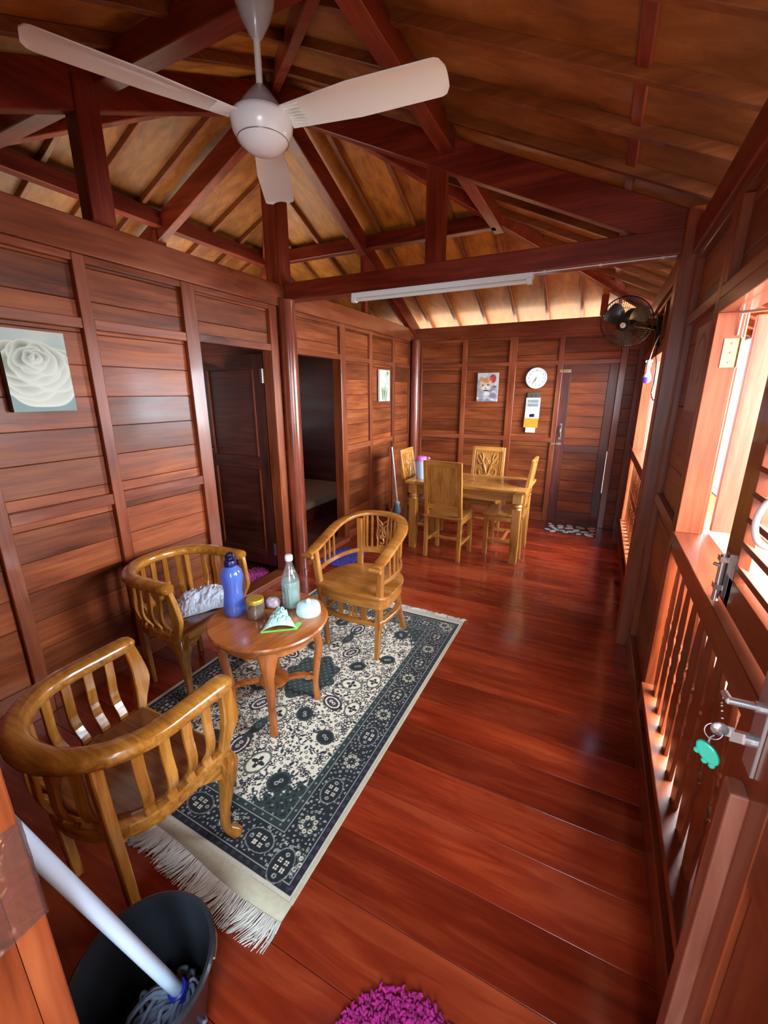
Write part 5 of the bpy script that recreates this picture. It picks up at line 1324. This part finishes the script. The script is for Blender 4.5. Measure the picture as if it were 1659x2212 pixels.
ct = thing('plastic_tub', 'pale aqua domed plastic lid at the right side of the round table', 'lid', (-1.205, 1.555, ZT))
m = MB(); pr = [(0.0, 0.0), (0.058, 0.0), (0.060, 0.006), (0.059, 0.04), (0.055, 0.05), (0.036, 0.058), (0.026, 0.060), (0.0, 0.057)]
m.lathe(pr, 40); m.build('domed_shell', M['aqua'], ct, sharp=35)
m = MB(); m.lathe([(0.004, 0.056), (0.012, 0.060), (0.012, 0.070), (0.008, 0.078), (0.0, 0.080)], 14); m.build('knob', M['aqua'], ct)
m = MB()
for k in range(44): a = 2 * math.pi * k / 44; m.box((0.0595 * math.cos(a) - 0.001, 0.0595 * math.sin(a) - 0.001, 0.004), (0.0595 * math.cos(a) + 0.001, 0.0595 * math.sin(a) + 0.001, 0.03))
m.build('grip_ribs', M['aqua'], ct)

def crumple(name, label, cat, loc, rz, fn, mat, nu=28, nv=28, parent=None, amp=0.012, seed=0, fr=18, closed_base=True):
    """crinkled sheet heaped on a surface; fn(u, v) -> height profile and plan"""
    m = MB(); vs = []
    for j in range(nv + 1):
        for i in range(nu + 1):
            u, v = i / nu, j / nv; x, y_, z = fn(u, v)
            nz = mnoise.noise(Vector((x * fr * 4, y_ * fr * 4, seed))) + 0.6 * mnoise.noise(Vector((x * fr * 10, y_ * fr * 10, seed + 5)))
            rg = abs(mnoise.noise(Vector((x * fr * 5, y_ * fr * 5, seed + 9))))
            e = min(1.0, 6 * min(u, v, 1 - u, 1 - v))
            vs.append((x + 0.4 * amp * nz * e, y_ + 0.3 * amp * nz * e, max(0.0012, z + amp * (nz * 0.7 + (0.35 - rg) * 1.5) * e)))
    fs = [(j * (nu + 1) + i, j * (nu + 1) + i + 1, (j + 1) * (nu + 1) + i + 1, (j + 1) * (nu + 1) + i) for j in range(nv) for i in range(nu)]
    m.add(vs, fs, 0.5, True)
    o = m.build(name, mat, parent, loc=loc, rz=rz, recalc=False)
    sd = o.modifiers.new('thickness', 'SOLIDIFY'); sd.thickness = 0.0012; sd.offset = 1
    if label: tag(o, label, cat)
    return o
# white cloth on the second armchair
def clothf(u, v):
    x = -0.17 + 0.34 * u; y_ = -0.14 + 0.24 * v
    d = math.hypot((u - 0.62) / 0.5, (v - 0.5) / 0.52); d2 = math.hypot((u - 0.2) / 0.28, (v - 0.5) / 0.45)
    k = 1 - 0.16 * (abs(v - 0.5) * 2) ** 2
    return x * k, y_, 0.075 * max(0, 1 - d * d) + 0.035 * max(0, 1 - d2 * d2)
crumple('crumpled_cloth', 'crumpled pale blue white cloth on the armchair by the left wall', 'cloth', (-1.95, 1.515, 0.4255), R(62), clothf, M['pale_cloth'], 70, 56, None, 0.03, 3, 11)
# snack bag on the round table
def bagf(u, v):
    s_ = 1 - 0.72 * v; x = (-0.085 + 0.17 * u) * s_; y_ = -0.055 + 0.15 * v
    h = 0.062 * math.sin(math.pi * u) ** 0.7 * math.sin(math.pi * (0.15 + 0.7 * v))
    return x, y_, max(0, h)
bg_ = thing('plastic_bag', 'crinkled aqua plastic bag with lime green hem on the round table', 'bag', (-1.262, 1.398, ZT), R(38))
crumple('bag_film', None, None, (0, 0, 0.0), 0, bagf, M['bag'], 60, 54, bg_, 0.017, 12, 22)
m = MB(); m.beam((-0.085, -0.057, 0.003), (0.085, -0.057, 0.003), 0.012, 0.004); m.beam((0.075, -0.052, 0.004), (0.097, -0.025, 0.016), 0.022, 0.004); tag(m.build('hem', M['lime'], bg_, bevel=0.001), 'lime green hem')
def ballf(u, v):
    a = 2 * math.pi * u; b_ = math.pi * (0.06 + 0.9 * v); r_ = 0.034 * (1 + 0.2 * mnoise.noise(Vector((4 * math.cos(a), 4 * math.sin(a), 5 * v))))
    return r_ * math.sin(b_) * math.cos(a) * 1.2, r_ * math.sin(b_) * math.sin(a), 0.028 - r_ * math.cos(b_) * 0.8
crumple('crumpled_wrapper', 'small crumpled mauve and white wrapper between jar and glass bottle', 'wrapper', (-1.405, 1.52, ZT), 0, ballf, M['foil'], 24, 16, None, 0.007, 31, 30)

# ---------------------------------------------------------------- things on the dining table and around it
ZD = 0.731
jg = thing('water_jug', 'pink lidded plastic water jug on the dining table', 'jug', (-1.60, 4.08, ZD))
m = MB(); m.lathe([(0.0, 0.0), (0.050, 0.0), (0.053, 0.006), (0.060, 0.17), (0.062, 0.20), (0.058, 0.20), (0.056, 0.17), (0.049, 0.008), (0, 0.008)], 28); m.build('jug_body', M['jug'], jg, sharp=50)
m = MB(); m.lathe([(0, 0.009), (0.0485, 0.009), (0.051, 0.06), (0, 0.06)], 24); m.build('contents', M['water'], jg, sharp=50)
m = MB(); m.lathe([(0.0, 0.235), (0.045, 0.235), (0.058, 0.225), (0.066, 0.20), (0.066, 0.19), (0.0, 0.19)], 28); m.beam((0.05, 0, 0.20), (0.085, 0, 0.222), 0.03, 0.025, up=(0, 0, 1)); tag(m.build('lid', M['pink_lid'], jg, sharp=35), 'pink lid')
m = MB(); m.tube(smooth_path([(-0.058, 0, 0.185), (-0.095, 0, 0.18), (-0.102, 0, 0.14), (-0.095, 0, 0.07), (-0.052, 0, 0.05)], 5), 0.008, 8); m.build('handle', M['white_shiny'], jg)
for i, (x, y_, tl_) in enumerate(((-1.60, 4.42, 0), (-1.50, 4.45, 0))):
    g_ = thing('drinking_glass', ('clear drinking glass beside the pink lidded jug', 'clear drinking glass further right behind the near dining chair')[i], 'glass', (x, y_, ZD + (0.0)), 0, 'glasses on the dining table')
    m = MB(); m.lathe([(0.0, 0.0), (0.030, 0.0), (0.034, 0.004), (0.040, 0.125), (0.0375, 0.125), (0.031, 0.012), (0.0, 0.012)], 24); m.build('glass_wall', M['glass'], g_, sharp=50)
    m = MB(); m.tube(smooth_path([(0.038, 0, 0.10), (0.062, 0, 0.095), (0.062, 0, 0.05), (0.035, 0, 0.035)], 5), 0.005, 8); m.build('handle', M['glass'], g_)
def smallcloth(u, v): return (-0.10 + 0.2 * u), (-0.07 + 0.14 * v), 0.06 * max(0, 1 - math.hypot((u - 0.5) / 0.52, (v - 0.5) / 0.52) ** 2)
crumple('folded_napkin', 'white cloth on the left dining chair seat under the table', 'cloth', (-1.62, 4.42, 0.446), 0.3, smallcloth, M['paper'], 20, 16, None, 0.012, 44, 14)
crumple('pink_cloth', 'small pink cloth at the outer edge of the left dining chair seat', 'cloth', (-1.80, 4.34, 0.446), 1.2, lambda u, v: tuple(0.42 * q_ for q_ in smallcloth(u, v)), M['pink_lid'], 14, 12, None, 0.006, 51, 30)
br = thing('broom', 'pole broom with grey blue head leaning in the left corner', 'broom', (-2.235, 4.86, 0))
m = MB(); m.lathe([(0.055, 0.0), (0.062, 0.02), (0.058, 0.10), (0.045, 0.16), (0.03, 0.20), (0.014, 0.22)], 20); m.build('broom_head', M['brush'], br, sharp=50)
m = MB(); m.lathe([(0.033, 0.195), (0.036, 0.20), (0.036, 0.225), (0.016, 0.24)], 16); m.build('collar', M['grey_plastic'], br, sharp=40)
m = MB(); m.tube([(0.0, 0, 0.23), (-0.098, 0.04, 0.93)], 0.011, 10); m.build('pole', M['grey_plastic'], br)
st = MB(); st.tube([(-2.325, 4.80, 0.001), (-2.338, 4.85, 0.86)], 0.008, 8); tag(st.build('stick', M['beam_z']), 'thin red stick leaning on the left wall behind the broom', 'stick')
crumple('grey_bag', 'grey plastic bag lying on the floor behind the table leg near the broom', 'bag', (-2.02, 4.86, 0.0), 0.5, lambda u, v: ((-0.11 + 0.22 * u), (-0.12 + 0.24 * v), 0.16 * max(0, 1 - math.hypot((u - 0.5) / 0.5, (v - 0.5) / 0.5) ** 2)), M['grey_bag'], 22, 22, None, 0.02, 61, 9)

# ---------------------------------------------------------------- mats
def shaggy(name, label, cx_, cy_, rx, ry, z, mat, n, seed, tall=0.018):
    e = thing(name, label, 'mat', (cx_, cy_, z))
    m = MB(); m.lathe([(0.0, 0.001), (1.0, 0.001), (1.0, 0.006), (0.0, 0.007)], 40)
    m.v = [(v[0] * rx * 0.97, v[1] * ry * 0.97, v[2]) for v in m.v]; m.build('backing', mat, e)
    q_ = random.Random(seed); m = MB()
    for i in range(n):
        r_ = math.sqrt(q_.random()); t = q_.uniform(0, 2 * math.pi); x, y_ = r_ * rx * math.cos(t), r_ * ry * math.sin(t)
        a = q_.uniform(0, 6.28); ln = q_.uniform(0.010, 0.02); h = q_.uniform(0.5, 1) * tall
        m.tube([(x, y_, 0.004), (x + 0.5 * ln * math.cos(a), y_ + 0.5 * ln * math.sin(a), h), (x + ln * math.cos(a), y_ + ln * math.sin(a), h * 0.7)], [0.0035, 0.0045, 0.0025], 5, tint=q_.random())
    o = m.build('pile', mat, e); o['kind'] = 'stuff'
    return e
shaggy('shaggy_mat', 'round magenta shaggy mat at the bottom edge by the entrance', -0.235, 0.525, 0.195, 0.19, 0.0, M['magenta'], 2100, 3)
shaggy('chenille_mat', 'pink chenille mat behind the first bedroom threshold', -2.625, 2.52, 0.155, 0.23, 0.021, M['pink'], 900, 4, 0.014)
m = MB(); q5 = random.Random(6)
vm = thing('violet_mat', 'violet floor mat in front of the second bedroom doorway', 'mat', (-2.14, 3.36, 0.0), R(4))
m.box((-0.16, -0.22, 0.001), (0.16, 0.25, 0.009)); m.build('mat_base', M['violet'], vm, bevel=0.003)
m = MB()
for i in range(700):
    x, y_ = q5.uniform(-0.155, 0.155), q5.uniform(-0.215, 0.245); a = q5.uniform(0, 6.28)
    m.tube([(x, y_, 0.007), (x + 0.006 * math.cos(a), y_ + 0.006 * math.sin(a), 0.014), (x + 0.012 * math.cos(a), y_ + 0.012 * math.sin(a), 0.009)], 0.003, 4, tint=q5.random())
m.build('pile', M['violet'], vm)['kind'] = 'stuff'
pm = thing('pebble_mat', 'pebble patterned mat on the floor before the far door', 'mat', (-0.155, 5.36, 0.0))
m = MB(); m.box((-0.28, -0.19, 0.001), (0.28, 0.17, 0.006)); m.build('mat_base', M['mat_dark'], pm, bevel=0.002)
m = MB(); q6 = random.Random(12); pts = []
for i in range(4000):
    x, y_, r_ = q6.uniform(-0.255, 0.255), q6.uniform(-0.165, 0.145), q6.uniform(0.034, 0.072)
    if all(math.hypot(x - a, y_ - b_) > (r_ + c) * 0.86 for a, b_, c in pts) and len(pts) < 90: pts.append((x, y_, r_))
for x, y_, r_ in pts:
    t = q6.uniform(0, 3); n = 12; c, s_ = math.cos(t), math.sin(t); pp = []
    for k in range(n): a = 2 * math.pi * k / n; px_, py_ = r_ * math.cos(a), 0.68 * r_ * math.sin(a); pp.append((x + px_ * c - py_ * s_, y_ + px_ * s_ + py_ * c))
    m.prism(pp, 0.0055, 0.0075, tint=q6.random())
m.build('pebble_print', M['pebble'], pm, bevel=0.001)['kind'] = 'stuff'

# ---------------------------------------------------------------- bucket and mop by the entrance
bk_ = thing('bucket', 'dark grey bucket holding the mop at the lower left', 'bucket', (-0.828, 0.352, 0.0)); bk_.scale = (1, 1, 0.95)
m = MB(); m.lathe([(0.0, 0.0), (0.112, 0.0), (0.116, 0.006), (0.150, 0.262), (0.162, 0.266), (0.164, 0.274), (0.158, 0.280), (0.150, 0.277), (0.145, 0.262), (0.111, 0.010), (0.0, 0.008)], 48); m.build('bucket_shell', M['bucket'], bk_, sharp=50)
m = MB(); m.tube([(0.163 * math.cos(t), 0.163 * math.sin(t), 0.262 - 0.05 * math.sin(t - 0.6)) for t in [0.6 + math.pi * k / 16 for k in range(17)]], 0.0035, 6); m.build('bail_handle', M['steel'], bk_)
mop = thing('mop', 'mop with pale blue tube handle standing in the dark bucket', 'mop', (-0.775, 0.40, 0.0))
top_ = Vector((-0.03, -0.262, 1.14)); bot_ = Vector((0, 0, 0.115)); dv = (top_ - bot_).normalized()
m = MB(); m.tube([bot_, top_], 0.0152, 16); m.build('handle', M['mop_white'], mop)
m = MB(); m.lathe([(0.028, -0.05), (0.034, -0.03), (0.031, 0.0), (0.023, 0.016), (0.022, 0.045), (0.0155, 0.048)], 18, bot_, dv); m.build('socket', M['mop_blue'], mop, sharp=45)
m = MB(); q7 = random.Random(21)
for i in range(95):
    a = q7.uniform(0, 6.28); r0_ = q7.uniform(0.005, 0.022); r1 = q7.uniform(0.03, 0.098); a2 = a + q7.uniform(-0.8, 0.8); zz = q7.uniform(0.05, 0.125)
    cx2, cy2 = -0.02, -0.038
    m.tube(smooth_path([(r0_ * math.cos(a), r0_ * math.sin(a), 0.12), (cx2 * 0.5 + r1 * 0.55 * math.cos(a), cy2 * 0.5 + r1 * 0.55 * math.sin(a), zz + 0.03), (cx2 + r1 * math.cos(a2), cy2 + r1 * math.sin(a2), zz), (cx2 + r1 * 0.7 * math.cos(a2 + 0.9), cy2 + r1 * 0.7 * math.sin(a2 + 0.9), zz * 0.7)], 4), 0.0052, 6, tint=q7.random())
m.build('mop_strands', M['mop_cloth'], mop)['kind'] = 'stuff'

# ---------------------------------------------------------------- tape on the entrance jamb, keys in the lock
tp = MB(); vs = []
nn = 14; rows = 18
prof = [(-0.7005, -0.014), (-0.6982, -0.010), (-0.6985, 0.04), (-0.6988, 0.09), (-0.6983, 0.14), (-0.6984, 0.182), (-0.6985, 0.188), (-0.722, 0.188)]
for j in range(rows + 1):
    z = 0.795 + 0.195 * j / rows
    for i, (x, y_) in enumerate(prof):
        d = mnoise.noise(Vector((y_ * 60, z * 45, 3))) * 0.006
        vs.append((x + abs(d), y_, z + 0.006 * mnoise.noise(Vector((y_ * 20, j * 0.7 if j in (0, rows) else 0, 8)))))
k = len(prof)
tp.add(vs, [(j * k + i, j * k + i + 1, (j + 1) * k + i + 1, (j + 1) * k + i) for j in range(rows) for i in range(k - 1)], 0.5, True)
tag(tp.build('sticky_tape', M['tape']), 'crinkled clear tape wrapped round the entrance jamb at the left edge', 'tape')
ky = thing('key_ring', 'key with ball chain and turquoise tag hanging from the entrance lock', 'keys', (0.262, 0.790, 1.045))
m = MB(); m.box((-0.004, -0.001, -0.010), (0.006, 0.001, 0.010)); m.lathe([(0.0, -0.0012), (0.013, -0.0012), (0.013, 0.0012), (0.0, 0.0012)], 14, (-0.013, 0, 0), (0, 1, 0)); m.build('key', M['chrome'], ky)
m = MB(); m.tube([(-0.02 + 0.013 * math.cos(t), 0.004 * math.sin(t), -0.008 + 0.013 * math.sin(t)) for t in [2 * math.pi * k_ / 18 for k_ in range(18)]], 0.0011, 5, closed=True); m.build('split_ring', M['chrome'], ky)
m = MB()
for k_ in range(12):
    f = k_ / 11; m.sphere((-0.018 - 0.004 * f, 0.002 + 0.006 * math.sin(f * 3), -0.018 - 0.022 * f), 0.0018, 6, 4)
for k_ in range(10):
    f = k_ / 9; m.sphere((-0.008 - 0.01 * math.sin(f * 3), 0.004, 0.004 + 0.045 * math.sin(f * math.pi)), 0.0016, 6, 4)
m.build('ball_chain', M['chrome'], ky)
m = MB(); tc_ = Vector((-0.022, -0.004, -0.050)); ax_ = Vector((-0.35, -0.9, 0.15)).normalized(); Mt = ax_.to_track_quat('Z', 'Y').to_matrix()
body = [(0.021 * math.cos(t) * (1 + 0.06 * math.cos(2 * t)), 0.0135 * math.sin(t)) for t in [2 * math.pi * k_ / 24 for k_ in range(24)]]
M4 = Matrix.Translation(tc_) @ Mt.to_4x4() @ Matrix.Rotation(R(-42), 4, 'Z')
m.prism(body, -0.004, 0.004, M4)
for x_, y_ in ((0.010, -0.013), (0.020, -0.008), (-0.008, -0.013)):
    m.prism([(x_ + 0.0055 * math.cos(t), y_ + 0.0055 * math.sin(t)) for t in [2 * math.pi * k_ / 10 for k_ in range(10)]], -0.0035, 0.0035, M4)
tag(m.build('turquoise_tag', M['turquoise'], ky, bevel=0.0025, seg=2), 'rounded turquoise tag')

# ---------------------------------------------------------------- bed in the second bedroom
bd2 = thing('bed', 'low bed with beige mattress seen in the dark through the open doorway', 'bed', (-3.6, 4.55, 0.02))
m = MB(); m.box((-0.75, -0.62, 0.0), (0.45, 0.95, 0.14)); m.build('bed_base', M['dark_x'], bd2, bevel=0.006)
m = MB(); m.box((-0.74, -0.61, 0.141), (0.44, 0.94, 0.24)); m.build('mattress', M['mattress'], bd2, bevel=0.03, seg=3)
